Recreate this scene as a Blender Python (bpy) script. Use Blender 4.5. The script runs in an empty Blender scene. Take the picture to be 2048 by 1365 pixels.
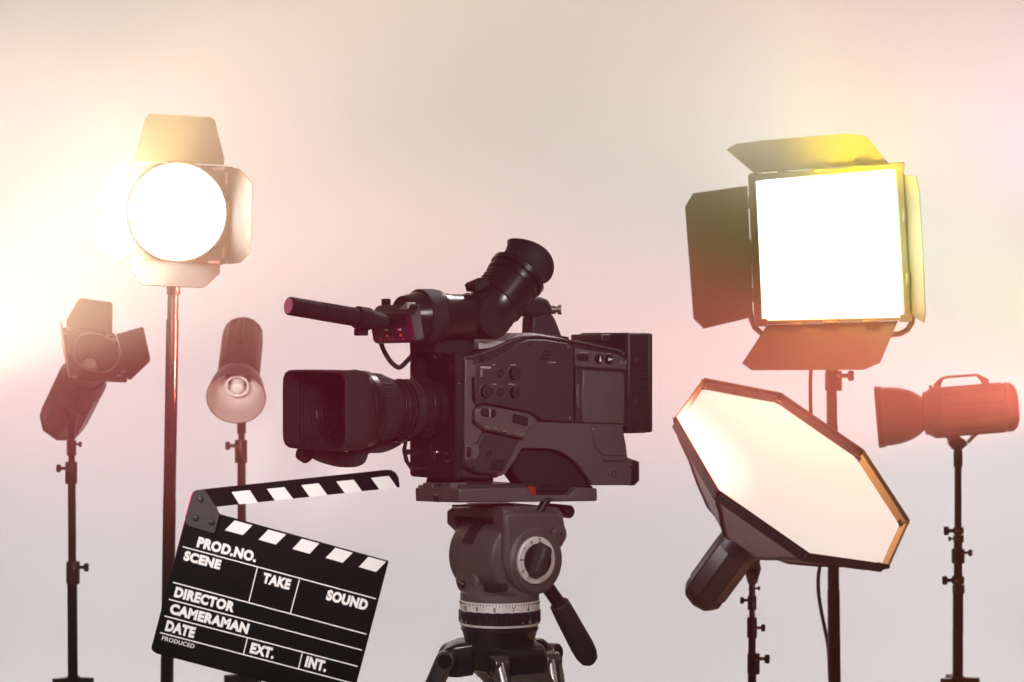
import bpy, bmesh, math, random
from mathutils import Vector, Matrix
random.seed(7)
R = math.radians
sc = bpy.context.scene
col = sc.collection
# ------------------------------------------------------------------ camera and measuring helpers
K = 0.45 / 2048          # metres per photo pixel, per metre of distance (80 mm lens, 36 mm sensor)
CZ = 1.25                # camera height above the studio floor
C = Vector((0, 0, CZ))
camd = bpy.data.cameras.new('camera'); cam = bpy.data.objects.new('camera', camd); col.objects.link(cam)
cam.location = C; cam.rotation_euler = (math.pi / 2, 0, 0)
camd.lens = 80; camd.sensor_width = 36; camd.clip_start = .05; camd.clip_end = 200
sc.camera = cam
camd.dof.use_dof = True; camd.dof.focus_distance = 3.9; camd.dof.aperture_fstop = 11
def ray(px, py): return Vector(((px - 1024) * K, 1, -(py - 682.5) * K))
def P(px, py, Y): return C + ray(px, py) * Y
def hit(M, px, py, axis, val):
    Mi = M.inverted(); o = Mi @ C; d = Mi.to_3x3() @ ray(px, py)
    return o + d * ((val - o[axis]) / d[axis])
def phit(px, py, p0, n):
    d = ray(px, py); return C + d * ((p0 - C).dot(n) / d.dot(n))

# ------------------------------------------------------------------ materials
def M(name, c, rough=.5, metal=0., var=.25, bump=0., scale=40., emit=None, es=0., spec=.5, coat=0.):
    m = bpy.data.materials.new(name); m.use_nodes = True
    nt = m.node_tree; b = nt.nodes['Principled BSDF']
    b.inputs['Metallic'].default_value = metal; b.inputs['Specular IOR Level'].default_value = spec
    b.inputs['Coat Weight'].default_value = coat
    tc = nt.nodes.new('ShaderNodeTexCoord')
    n = nt.nodes.new('ShaderNodeTexNoise'); n.inputs['Scale'].default_value = scale; n.inputs['Detail'].default_value = 5
    nt.links.new(tc.outputs['Object'], n.inputs['Vector'])
    mr = nt.nodes.new('ShaderNodeMapRange'); mr.inputs['To Min'].default_value = 1 - var; mr.inputs['To Max'].default_value = 1 + var
    nt.links.new(n.outputs['Fac'], mr.inputs['Value'])
    mx = nt.nodes.new('ShaderNodeVectorMath'); mx.operation = 'SCALE'; mx.inputs[0].default_value = c
    nt.links.new(mr.outputs[0], mx.inputs['Scale']); nt.links.new(mx.outputs[0], b.inputs['Base Color'])
    r2 = nt.nodes.new('ShaderNodeMapRange'); r2.inputs['To Min'].default_value = max(.03, rough - .08); r2.inputs['To Max'].default_value = min(1, rough + .08)
    n2 = nt.nodes.new('ShaderNodeTexNoise'); n2.inputs['Scale'].default_value = scale * .3; n2.inputs['Detail'].default_value = 6
    nt.links.new(tc.outputs['Object'], n2.inputs['Vector'])
    nt.links.new(n2.outputs['Fac'], r2.inputs['Value']); nt.links.new(r2.outputs[0], b.inputs['Roughness'])
    if bump:
        n3 = nt.nodes.new('ShaderNodeTexNoise'); n3.inputs['Scale'].default_value = 900
        nt.links.new(tc.outputs['Object'], n3.inputs['Vector'])
        bp = nt.nodes.new('ShaderNodeBump'); bp.inputs['Strength'].default_value = bump; bp.inputs['Distance'].default_value = .001
        nt.links.new(n3.outputs['Fac'], bp.inputs['Height']); nt.links.new(bp.outputs[0], b.inputs['Normal'])
    if emit:
        b.inputs['Emission Color'].default_value = (*emit, 1); b.inputs['Emission Strength'].default_value = es
    return m
plastic = M('black_plastic', (.02, .018, .018), .45, bump=.25)
panelm = M('panel_plastic', (.026, .022, .022), .5, bump=.3)
greyp = M('grey_plastic', (.085, .075, .073), .42, bump=.3)
soot = M('matte_black', (.010, .009, .009), .75, spec=.3)
rubber = M('rubber', (.016, .015, .015), .7, bump=.2, spec=.35)
gloss = M('gloss_black', (.012, .011, .011), .25)
headm = M('cast_head', (.088, .074, .072), .42, .2, bump=.4)
darkmet = M('dark_metal', (.03, .028, .028), .3, .5)
steel = M('brushed_steel', (.6, .55, .52), .3, 1.)
chrome = M('chrome', (.75, .72, .7), .15, 1.)
ringm = M('silver_ring', (.8, .76, .73), .4, .3)
legm = M('leg_alloy', (.2, .18, .17), .3, .85)
whitep = M('white_paint', (.88, .86, .84), .6, var=.04)
lgrey = M('light_grey_plastic', (.4, .37, .36), .5)
inkm = M('ink', (.02, .015, .015), .6)
orangem = M('orange_mark', (.6, .12, .03), .5)
redm = M('red_button', (.30, .02, .015), .4)
glassm = M('lens_glass', (.03, .018, .022), .06, spec=1., coat=1.)
slate = M('slate_board', (.0055, .004, .004), .6, var=.75, scale=14, bump=.1, spec=.07)
hingem = M('hinge_metal', (.05, .042, .042), .45, .5, bump=.5)
strobem = M('strobe_body', (.06, .05, .05), .38, .1, bump=.1)
strobed = M('strobe_trim', (.02, .018, .018), .45)
reflm = M('reflector_shell', (.07, .06, .06), .35, .3)
silverm = M('reflector_silver', (.82, .74, .70), .42, .35, var=.1, scale=90)
flapm = M('barn_door_black', (.03, .026, .025), .45, .2, bump=.1)
polem = M('stand_black', (.013, .012, .012), .26, .3)
clothm = M('softbox_cloth', (.17, .13, .13), .7, var=.3, scale=25)
lipm = M('softbox_lip', (.014, .012, .012), .8)
diffm = M('diffuser_cloth', (.13, .125, .12), .85, var=.05, scale=6, emit=(1, .93, .87), es=.8, spec=.1)
lampm = M('lamp_lens', (.8, .8, .8), .3, emit=(1, .95, .88), es=7)
ledm = M('led_face', (.8, .8, .8), .4, emit=(1, .97, .90), es=2.6)
bulbm = M('frosted_bulb', (.9, .86, .84), .15, coat=.5)
paper = M('backdrop_paper', (.74, .70, .685), .92, var=.015, scale=1.2, spec=.15)

# ------------------------------------------------------------------ geometry helpers
class G:
    """collects shapes in one bmesh"""
    def __init__(s): s.bm = bmesh.new()
    def ring(s, pts): return [s.bm.verts.new(p) for p in pts]
    def skin(s, rings, caps=(True, True), closed=True):
        n = len(rings[0])
        for r0, r1 in zip(rings, rings[1:]):
            for i in range(n if closed else n - 1):
                j = (i + 1) % n
                try: s.bm.faces.new((r0[i], r0[j], r1[j], r1[i]))
                except ValueError: pass
        if caps[0]: s.bm.faces.new(list(reversed(rings[0])))
        if caps[1]: s.bm.faces.new(rings[-1])
        return s
    def loft(s, secs, caps=(True, True)): return s.skin([s.ring(x) for x in secs], caps)
    def box(s, c, size, rot=None):
        c = Vector(c); h = [v / 2 for v in size]
        vs = [Vector((x, y, z)) for z in (-h[2], h[2]) for (x, y) in ((-h[0], -h[1]), (h[0], -h[1]), (h[0], h[1]), (-h[0], h[1]))]
        if rot: vs = [rot @ v for v in vs]
        vs = [v + c for v in vs]
        return s.loft([vs[:4], vs[4:]])
    def prism(s, pts, off):
        """polygon of 3-D points pushed along a vector"""
        off = Vector(off); return s.loft([[Vector(p) for p in pts], [Vector(p) + off for p in pts]])
    def lathe(s, prof, o, d, n=48, up=None, mod=None, caps=(True, True)):
        o = Vector(o); d = Vector(d).normalized()
        u = (Vector(up) if up else (Vector((0, 0, 1)) if abs(d.z) < .9 else Vector((1, 0, 0))))
        u = (u - d * u.dot(d)).normalized(); w = d.cross(u)
        secs = []
        for k, (t, r) in enumerate(prof):
            sec = []
            for i in range(n):
                a = 2 * math.pi * i / n
                rr = r if not mod else mod(k, t, r, a)
                sec.append(o + d * t + (u * math.cos(a) + w * math.sin(a)) * max(rr, 1e-5))
            secs.append(sec)
        return s.loft(secs, caps)
    def cyl(s, p0, p1, r0, r1=None, n=24):
        p0, p1 = Vector(p0), Vector(p1)
        return s.lathe([(0, r0), ((p1 - p0).length, r0 if r1 is None else r1)], p0, p1 - p0, n)
    def tube(s, pts, r, n=10):
        pts = [Vector(p) for p in pts]; secs = []; u = None
        for i, p in enumerate(pts):
            d = (pts[min(i + 1, len(pts) - 1)] - pts[max(i - 1, 0)]).normalized()
            if u is None: u = Vector((0, 1, 0)) if abs(d.y) < .8 else Vector((1, 0, 0))
            u = (u - d * u.dot(d)).normalized(); w = d.cross(u)
            rr = r[i] if isinstance(r, (list, tuple)) else r
            secs.append([p + (u * math.cos(2 * math.pi * k / n) + w * math.sin(2 * math.pi * k / n)) * rr for k in range(n)])
        return s.loft(secs)
    def ball(s, c, r, n=20, sq=(1, 1, 1)):
        c = Vector(c); secs = []
        for i in range(1, 12):
            a = math.pi * i / 12
            secs.append([c + Vector((math.sin(a) * math.cos(2 * math.pi * k / n) * r * sq[0], math.sin(a) * math.sin(2 * math.pi * k / n) * r * sq[1], math.cos(a) * r * sq[2])) for k in range(n)])
        return s.loft(secs)
    def torus(s, c, d, R0, r, n=40, m=10, sx=1.):
        d = Vector(d).normalized(); c = Vector(c)
        u = Vector((0, 0, 1)) if abs(d.z) < .9 else Vector((1, 0, 0)); u = (u - d * u.dot(d)).normalized(); w = d.cross(u)
        secs = []
        for i in range(n):
            a = 2 * math.pi * i / n; e = u * math.cos(a) + w * math.sin(a) * sx
            secs.append([c + e * (R0 + r * math.cos(2 * math.pi * k / m)) + d * r * math.sin(2 * math.pi * k / m) for k in range(m)])
        rs = [s.ring(x) for x in secs]; s.skin(rs + [rs[0]], (False, False)); return s
    def text(s, body, box, frame, bold=.02, extr=.0006):
        """lettering fitted to box (u0,v0,u1,v1) of a frame (origin, right, up, out)"""
        cu = bpy.data.curves.new('lettering', 'FONT'); cu.body = body; cu.size = 1; cu.offset = bold; cu.extrude = 0; cu.resolution_u = 4; cu.space_character = 1 + bold * 1.5 if bold > .01 else 1.25
        to = bpy.data.objects.new('lettering', cu); col.objects.link(to)
        bpy.context.view_layer.update()
        me = bpy.data.meshes.new_from_object(to.evaluated_get(bpy.context.evaluated_depsgraph_get()))
        bpy.data.objects.remove(to); bpy.data.curves.remove(cu)
        xs = [v.co.x for v in me.vertices]; ys = [v.co.y for v in me.vertices]
        x0, x1, y0, y1 = min(xs), max(xs), min(ys), max(ys)
        o, rt, up, out = frame; u0, v0, u1, v1 = box
        pos = []
        for v in me.vertices:
            u = u0 + (v.co.x - x0) / (x1 - x0) * (u1 - u0); w = v0 + (v.co.y - y0) / (y1 - y0) * (v1 - v0)
            pos.append(frame_pt(frame, u, w, extr))
        nv = [s.bm.verts.new(p) for p in pos]
        for f in me.polygons:
            try: s.bm.faces.new([nv[i] for i in f.vertices])
            except ValueError: pass
        bpy.data.meshes.remove(me); return s
def frame_pt(frame, u, v, h):
    o, rt, up, out = frame
    if callable(o): return o(u, v, h)
    return o + rt * u + up * v + out * h
def obj(name, g, mat, parent=None, bevel=0., sharp=32, seg=2):
    bmesh.ops.recalc_face_normals(g.bm, faces=g.bm.faces)
    me = bpy.data.meshes.new(name); g.bm.to_mesh(me); g.bm.free()
    me.materials.append(mat)
    for p in me.polygons: p.use_smooth = True
    me.set_sharp_from_angle(angle=R(sharp))
    o = bpy.data.objects.new(name, me); col.objects.link(o); o.parent = parent
    if bevel:
        b = o.modifiers.new('bevel', 'BEVEL'); b.width = bevel; b.segments = seg; b.limit_method = 'ANGLE'; b.angle_limit = R(35)
        b.harden_normals = False
    return o
def thing(name, label, cat, mat4, group=None):
    o = bpy.data.objects.new(name, None); col.objects.link(o); o.empty_display_size = .05
    o.matrix_world = mat4; o['label'] = label; o['category'] = cat
    if group: o['group'] = group
    bpy.context.view_layer.update(); return o
def basis(loc, x, zhint=(0, 0, 1)):
    x = Vector(x).normalized(); z = Vector(zhint); z = (z - x * z.dot(x)).normalized(); y = z.cross(x)
    m = Matrix((x, y, z)).transposed().to_4x4(); m.translation = Vector(loc); return m
def T(v): return Matrix.Translation(Vector(v))
def rrect(hw, hh, r, n=8):
    out = []
    for cx, cy, a0 in ((hw - r, hh - r, 0), (-hw + r, hh - r, 90), (-hw + r, -hh + r, 180), (hw - r, -hh + r, 270)):
        for i in range(n): a = R(a0 + 90 * i / (n - 1)); out.append((cx + r * math.cos(a), cy + r * math.sin(a)))
    return out
def smooth_poly(pts, it=1):
    for _ in range(it):
        q = []
        for i in range(len(pts)):
            a, b = Vector(pts[i]), Vector(pts[(i + 1) % len(pts)])
            q += [a.lerp(b, .25), a.lerp(b, .75)]
        pts = q
    return pts

# ------------------------------------------------------------------ the setting: seamless paper backdrop and floor
YB = 8.5
g = G(); prof = [(-4, 0), (0, 0), (4, 0)]
RS = 1.7
for i in range(25):
    a = i / 24 * math.pi / 2; prof.append((YB - RS + RS * math.sin(a), RS - RS * math.cos(a)))
prof.append((YB, 4.6))
rings = [g.ring([(x, y, z) for x in (-5, -2.5, 0, 2.5, 5)]) for y, z in prof]
g.skin(rings, (False, False), False)
bd = obj('backdrop', g, paper); bd['kind'] = 'structure'; bd['label'] = 'seamless pale pinkish grey studio paper curving from wall to floor'

# ------------------------------------------------------------------ broadcast video camera
TH = R(38)
CF = Vector((-math.cos(TH), -math.sin(TH), 0))        # where the lens points
cm = basis((-.129, 4.0, CZ - (965 - 682.5) * K * 4.0), CF)
vc = thing('video_camera', 'black shoulder video camera with long microphone and raised viewfinder mounted on the tripod head', 'video camera', cm)
HB = .075
def S(px, py, b=HB):
    p = hit(cm, px, py, 1, b); return (p.x, p.z)
def side(pxs, b0, b1, bt=None, g=None):
    """prism across the camera: outline read on the plane b=bt"""
    g = g or G(); bt = b1 if bt is None else bt
    pts = [S(x, y, bt) for x, y in pxs]
    return g.prism([(a, b0, z) for a, z in pts], (0, b1 - b0, 0))
def arch(pts): return pts
top = [(930, 712), (950, 708), (975, 699), (1000, 688), (1022, 677), (1045, 670), (1075, 669), (1126, 676), (1180, 686), (1232, 697), (1250, 704), (1257, 716), (1258, 850)]
rear = [(1243, 853), (1250, 890), (1253, 915)]
curve = [(1184, 971), (1171, 952), (1159, 935), (1146, 921), (1131, 910), (1117, 903), (1103, 899), (1080, 897), (1042, 897)]
grip = [(1025, 925), (1009, 948), (1000, 956), (975, 960), (924, 958), (922, 930), (929, 880)]
g = side(top + [(1243, 853), (1190, 897), (1103, 899), (1042, 897)] + grip, -HB, HB - .004, HB)
obj('body', g, plastic, vc, .004)
# near side shell with the shoulder arch
g = side([(930, 845), (1085, 845), (1258, 850), (1243, 853), (1250, 890), (1253, 915), (1266, 920), (1277, 924), (1277, 962), (1268, 971)] + curve + grip[:1] + [(1009, 948), (1000, 953), (950, 946), (926, 934), (927, 900)], .045, HB + .003, HB)
obj('shoulder_shell', g, greyp, vc, .005)
g = side([(1184, 972), (1186, 985), (1062, 985), (1042, 965), (1026, 944), (1036, 908), (1060, 884), (1110, 886), (1152, 915)], .028, .066, .066)
obj('shoulder_pad', g, soot, vc, .004)
# base rear end cap
g = side([(1266, 921), (1277, 923), (1279, 960), (1270, 972), (1262, 972)], -.03, HB + .005)
obj('end_cap', g, soot, vc, .003)
# battery on the back
ax0 = S(1258, 780)[0]; zt = S(1262, 670, .07)[1]; zb = S(1262, 872, .07)[1]
g = G(); g.box((ax0 - .0275, 0, (zt + zb) / 2 + .004), (.055, .142, zt - zb))
bat = obj('battery', g, plastic, vc, .006)
g = G(); g.box((ax0 - .054, 0, (zt + zb) / 2 + .004), (.012, .148, (zt - zb) * .99)); obj('battery_lid', g, panelm, bat, .004)
g = G()
for i in range(5):
    for j in range(6):
        a, z = S(1273 + j * 4, 749 + i * 5, .0745); g.cyl((a, .0735, z), (a, .0756, z), .0011, n=8)
obj('speaker_grille', g, greyp, bat)
for (x, y, r) in ((1272, 720, .004), (1270, 803, .0035)):
    g = G(); a, z = S(x, y, .0715); g.lathe([(0, r), (.004, r), (.004, r * .55), (.001, r * .5)], (a, .070, z), (0, 1, 0), 20); obj('battery_stud', g, greyp, bat)
g = side([(1267, 846), (1275, 846), (1275, 867), (1267, 867)], .070, .0735); obj('battery_switch', g, soot, bat, .001)
g = G(); a, z = S(1165, 680, -.05)
g.box((ax0 + .012, -.02, zt - .006), (.024, .09, .014)); obj('battery_plate', g, panelm, vc, .003)
# upper side: dark cover, light front strip, door, control strip
g = side([(948, 728), (985, 718), (1015, 701), (1038, 686), (1058, 680), (1090, 680), (1136, 687), (1147, 698), (1149, 845), (1086, 842), (1064, 826), (972, 808), (950, 812)], HB - .006, HB + .003)
obj('side_cover', g, panelm, vc, .0025)
g = side([(931, 718), (946, 720), (946, 728), (951, 730), (951, 752), (944, 758), (944, 800), (952, 812), (945, 838), (938, 878), (929, 884)], HB - .006, HB + .004)
obj('front_strip', g, greyp, vc, .002)
g = side([(1151, 697), (1240, 712), (1252, 722), (1254, 740), (1165, 735), (1151, 734)], HB - .006, HB + .001)
st = obj('control_strip', g, greyp, vc, .002)
g = side([(1166, 740), (1248, 746), (1250, 770), (1251, 800), (1249, 848), (1166, 846), (1164, 800)], HB - .006, HB + .006)
dr = obj('cassette_door', g, greyp, vc, .003)
g = side([(1251, 785), (1257, 785), (1257, 812), (1251, 812)], HB - .004, HB + .008); obj('latch', g, soot, dr, .001)
g = side([(1152, 738), (1162, 738), (1163, 765), (1163, 818), (1163, 846), (1151, 845)], HB - .006, HB + .002); h = obj('hinge_strip', g, panelm, vc, .001)
g = side([(1153, 768), (1161, 768), (1161, 817), (1153, 817)], HB, HB + .0055); obj('hinge_barrel', g, greyp, h, .002)
g = side([(1184, 855), (1242, 855), (1252, 912), (1207, 912), (1190, 893)], HB, HB + .006); obj('rear_cover', g, greyp, vc, .0025)
g = side([(1210, 917), (1250, 917), (1250, 922), (1210, 922)], HB, HB + .009); obj('release_catch', g, greyp, vc, .001)
g = G(); a, z = S(1228, 949, HB + .003); g.lathe([(0, .006), (.0035, .006), (.0035, .0045), (0, .004)], (a, HB, z), (0, 1, 0)); obj('strap_stud', g, soot, vc)
# vents and label marks
g = G()
for x0, x1, y in ((1088, 1106, 701), (1084, 1101, 708), (1079, 1096, 715)): side([(x0 + 2, y), (x1 + 1, y + 1), (x1 - 1, y + 5), (x0, y + 4)], HB + .0005, HB + .0042, g=g)
obj('vent_slot', g, soot, vc)
g = G()
side([(961, 733), (982, 734), (982, 738), (961, 737)], HB + .002, HB + .0038, g=g)
for i in range(5): side([(961, 740 + i * 3), (965, 740 + i * 3), (965, 741.5 + i * 3), (961, 741.5 + i * 3)], HB + .002, HB + .0038, g=g)
obj('printed_mark', g, lgrey, vc)
# lower control bulge
g = side([(951, 818), (973, 812), (1058, 827), (1070, 836), (1078, 846), (1062, 858), (1049, 879), (1040, 876), (970, 860), (951, 845)], HB, HB + .014)
cp = obj('control_panel', g, greyp, vc, .004)
g = side([(968, 864), (1040, 880), (1008, 942), (995, 950), (950, 945), (930, 932), (934, 890), (955, 888)], HB, HB + .008)
obj('grip_panel', g, panelm, vc, .003)
g = side([(1028, 828), (1058, 834), (1056, 853), (1026, 846)], HB + .013, HB + .0165); obj('push_button', g, soot, cp, .002)
g = side([(966, 816), (992, 820), (995, 830), (990, 836), (966, 833), (963, 825)], HB + .013, HB + .017); obj('rocker_switch', g, soot, cp, .002)
g = side([(979, 818), (981, 818), (981, 834), (979, 834)], HB + .013, HB + .018); obj('rocker_mark', g, lgrey, cp)
for x, y in ((973, 855), (992, 858), (1009, 862), (1033, 868)):
    a, z = S(x, y, HB + .012); g = G(); g.lathe([(0, .0035), (.004, .0035), (.004, .0016), (.012, .0022), (.0135, .001)], (a, HB + .01, z), (.15, 1, -.25), 12); obj('toggle_switch', g, chrome, cp)
g = side([(1045, 873), (1050, 880), (1056, 868), (1060, 866), (1058, 863), (1052, 865)], HB + .008, HB + .012); obj('guard_lip', g, greyp, cp, .001)
def knob(x, y, r, h, b=HB + .003, m=rubber, name='knob', par=None, cap=True):
    a, z = S(x, y, b); g = G()
    g.lathe([(0, r), (h, r * .93), (h, r * .62), (h * .8, r * .55), (h * .8, r * .3), (h * .95, r * .25)], (a, b - .001, z), (0, 1, 0), 36)
    o = obj(name, g, m, par or vc)
    if cap:
        g = G(); g.torus((a, b + .0005, z), (0, 1, 0), r * 1.16, r * .07); obj('knob_rim', g, greyp, o)
    return o
knob(1027, 747, .0115, .009); knob(1001, 747, .008, .003); knob(972, 784, .0125, .007); knob(1001, 785, .009, .003)
knob(1027, 785, .0095, .010); knob(969, 717, .004, .004); knob(978, 906, .007, .003, HB + .008); knob(948, 935, .0045, .004, HB + .008)
g = side([(985, 920), (1012, 920), (1003, 943), (983, 940)], HB + .007, HB + .0095); obj('jack_cover', g, soot, vc, .002)
g = side([(932, 890), (957, 889), (960, 908), (952, 920), (930, 921)], HB + .002, HB + .0095); w = obj('wheel_bezel', g, greyp, vc, .002)
g = side([(935, 895), (943, 895), (943, 914), (935, 914)], HB + .009, HB + .012); obj('shutter_wheel', g, soot, w, .001)
g = G()
for i in range(4): side([(1155 + i * 6, 709), (1160 + i * 6, 709.5), (1160 + i * 6, 722), (1155 + i * 6, 721.5)], HB, HB + .0035, g=g)
obj('slide_switch', g, soot, st, .0008)
for x, y, ang in ((1199, 718, 0), (1219, 719, -90)):
    a, z = S(x, y, HB + .003); g = G(); g.lathe([(0, .0095), (.003, .0095), (.003, .008), (.005, .0075)], (a, HB, z), (0, 1, 0), 32)
    d = obj('selector_dial', g, soot, st)
    g = G(); c, s = math.cos(R(ang)), math.sin(R(ang))
    tri = [(-.003, -.005), (.003, -.005), (0, .006)]
    g.prism([(a - (u * c - v * s), HB + .0045, z + u * s + v * c) for u, v in tri], (0, .0012, 0)); obj('pointer', g, whitep, d)
for x in (1242, 1250):
    a, z = S(x, 725, HB); g = G(); g.lathe([(0, .003), (.003, .003), (.003, .0015), (.001, .001)], (a, HB - .002, z), (0, 1, 0), 14); obj('screw', g, lgrey, vc)
for x, y in ((962, 706), (1136, 696), (1140, 836), (1060, 690), (1247, 708), (1240, 862), (1262, 935), (938, 925), (952, 800), (1180, 842)):
    a, z = S(x, y, HB + .004); g = G(); g.lathe([(0, .0026), (.0012, .0026), (.0014, .0016), (.0008, .001)], (a, HB + .0035, z), (0, 1, 0), 14); obj('screw', g, steel if y in (696, 836, 708) else soot, vc)
g = G(); g.tube([Vector((S(x, y)[0], HB + .0042, S(x, y)[1])) for x, y in ((936, 716), (962, 707), (990, 697), (1016, 684), (1042, 674), (1072, 672), (1126, 679), (1180, 689), (1232, 700), (1248, 708))], .0013, 6); obj('edge_trim', g, greyp, vc)
for x, y, w_ in ((985, 729, 7), (1020, 729, 12), (985, 768, 8), (1017, 768, 12), (962, 795, 9), (1096, 724, 16), (1160, 704, 16), (1212, 707, 10)):
    g = side([(x, y), (x + w_, y + w_ * .03), (x + w_, y + w_ * .03 + 1.6), (x, y + 1.6)], HB + .001, HB + .0038); obj('printed_mark', g, lgrey, vc)
# front face of the body
def F(px, py, a=0.): p = hit(cm, px, py, 0, a); return (p.y, p.z)
zl = F(878, 815)[1]
g = G(); zc0 = F(860, 700)[1]; zc1 = F(860, 958)[1]
g.box((.004, 0, (zc0 + zc1) / 2), (.02, .142, (zc0 - zc1) * .98)); obj('front_plate', g, soot, vc, .006)
def fknob(px, py, r, h, m=rubber, name='front_knob', a=.013):
    b, z = F(px, py, a); g = G(); g.lathe([(0, r), (h * .7, r), (h, r * .75), (h, r * .3), (h * .9, r * .2)], (a, b, z), (1, 0, 0), 28); return obj(name, g, m, vc)
fknob(912, 743, .013, .008); fknob(917, 766, .0035, .003, chrome, 'screw'); fknob(899, 910, .014, .006, gloss); fknob(872, 905, .012, .006, gloss); fknob(880, 905, .004, .010, steel, 'screw')
b, z = F(836, 738, .02); g = G(); g.torus((.016, b, z), (1, .15, 0), .021, .006, sx=.8); g.lathe([(0, .019), (.02, .018)], (0, b, z), (1, 0, 0)); obj('cable_socket', g, gloss, vc)
b, z = F(885, 704, .012); g = G(); g.lathe([(0, .016), (.014, .0155), (.02, .012), (.023, .006), (.0235, .001)], (.006, b, z), (1, 0, 0)); obj('release_knob', g, gloss, vc)
# wire guard below the lens on the far side
pts = [(838, 872), (826, 880), (822, 900), (827, 922), (836, 936), (848, 938)]
g = G(); g.tube([Vector((.035 if 0 < i < 5 else .012, *F(x, y, .02))) for i, (x, y) in enumerate(pts)], .004)
g.tube([Vector((.033, *F(824, 904, .02))), Vector((.006, *F(846, 904, .02)))], .005)
obj('wire_guard', g, gloss, vc)
g = side([(935, 952), (975, 955), (990, 958), (980, 980), (930, 980)], -.062, .058, .058); obj('base_shoe', g, soot, vc, .003)
# top of the body: deck, hand strap rib
a0, z0 = S(940, 706); a1, z1 = S(1240, 697)
g = side([(945, 708), (1000, 690), (1040, 669), (1075, 666), (1126, 673), (1135, 680), (1100, 690), (950, 716)], -.06, .055, HB); obj('top_deck', g, plastic, vc, .003)
g = side([(1112, 671), (1138, 674), (1138, 681), (1112, 679)], .02, .05, .05); obj('accessory_shoe', g, soot, vc, .001)
# handle: rear post, grip bar running forward, front post
BH = 0.015
g = side([(1066, 634), (1104, 626), (1112, 640), (1126, 676), (1124, 684), (1064, 680)], -.018, BH, BH); hd = obj('handle', g, panelm, vc, .004)
g = side([(925, 606), (1050, 596), (1085, 594), (1099, 600), (1108, 615), (1106, 634), (1064, 634), (1030, 622), (925, 634)], -.018, BH, BH); obj('handle_grip', g, rubber, hd, .007)
g = side([(905, 606), (932, 606), (940, 706), (895, 706)], -.018, BH, BH); obj('handle_post', g, panelm, hd, .004)
a, z = S(1106, 620, BH); g = G(); g.lathe([(0, .008), (.008, .008), (.008, .0055), (.012, .0055), (.012, .009), (.019, .009), (.019, .004), (.016, .003)], (a - .004, BH - .01, z), (-.75, .7, .02), 20); obj('handle_bolt', g, steel, hd)
# ---- viewfinder
BV = .06
def V(px, py): return S(px, py, BV)
ae, ze = V(964, 632); af, zf = V(781, 655)
g = G()
prof = [(-.03, .036), (-.012, .040), (.004, .0445), (.012, .0458), (.042, .0458), (.047, .041), (.062, .040), (.064, .0385), (.125, .0375), (.15, .036), (.17, .030)]
a2 = V(838, 633)[0]; z2 = V(846, 634)[1]
g.lathe(prof, (a2 + .004, BV, z2), (-1, 0, .02)); vf = obj('viewfinder', g, gloss, vc)
g = G(); g.lathe([(-.002, .0455), (0, .0475), (.028, .0475), (.03, .046)], (a2, BV, z2), (-1, 0, .02), 64); obj('viewfinder_ring', g, rubber, vf)
# front box of the viewfinder (chamfered)
def FV(px, py, a): p = hit(cm, px, py, 0, a); return Vector((a, p.y, p.z))
aF = af
front = [FV(x, y, aF) for x, y in ((738, 632), (745, 628), (816, 626), (820, 630), (829, 680), (826, 684), (750, 686), (746, 682))]
cen = sum(front, Vector()) / 8
mid = [p + (p - cen) * .06 + Vector((-.006, 0, 0)) for p in front]
back = [p + (p - cen) * .08 + Vector((-.018, 0, .004)) for p in front]
back = [Vector((p.x, p.y, p.z + (.010 if p.z > cen.z else 0))) for p in back]
g = G(); g.loft([front, mid, back]); vb = obj('viewfinder_box', g, panelm, vf, .0025)
for x, y in ((759, 645), (785, 643), (811, 642)):
    p = FV(x, y, aF); g = G(); g.lathe([(0, .0065), (.004, .006), (.004, .003), (.002, .002)], p - Vector((.001, 0, 0)), (1, 0, 0), 20); obj('dimmer_knob', g, soot, vb)
for x, y in ((773, 667), (800, 666)):
    p = FV(x, y, aF); g = G(); g.box(p, (.005, .008, .010)); t = obj('slide_switch', g, soot, vb, .0008)
    g = G(); g.box(p + Vector((.001, .001, .0055)), (.005, .0055, .0022)); obj('switch_mark', g, whitep, t)
    g = G(); g.box(p + Vector((.001, .0045, -.004)), (.005, .0035, .005)); obj('tally_mark', g, orangem, t)
for x, y in ((762, 679), (780, 679), (787, 679), (807, 678)):
    p = FV(x, y, aF); g = G(); g.box(p, (.002, .002, .0028)); obj('printed_dot', g, orangem, vb)
p = FV(817, 613, aF - .02); g = G(); g.box(p + Vector((0, 0, -.004)), (.02, .022, .014), Matrix.Rotation(R(28), 3, 'X')); obj('tally_lamp', g, lgrey, vb, .002)
p = FV(772, 606, aF - .03); g = G(); g.lathe([(-.018, .008), (.006, .008), (.007, .006)], p, (0, 0, 1), 18); obj('peg', g, soot, vb)
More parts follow.
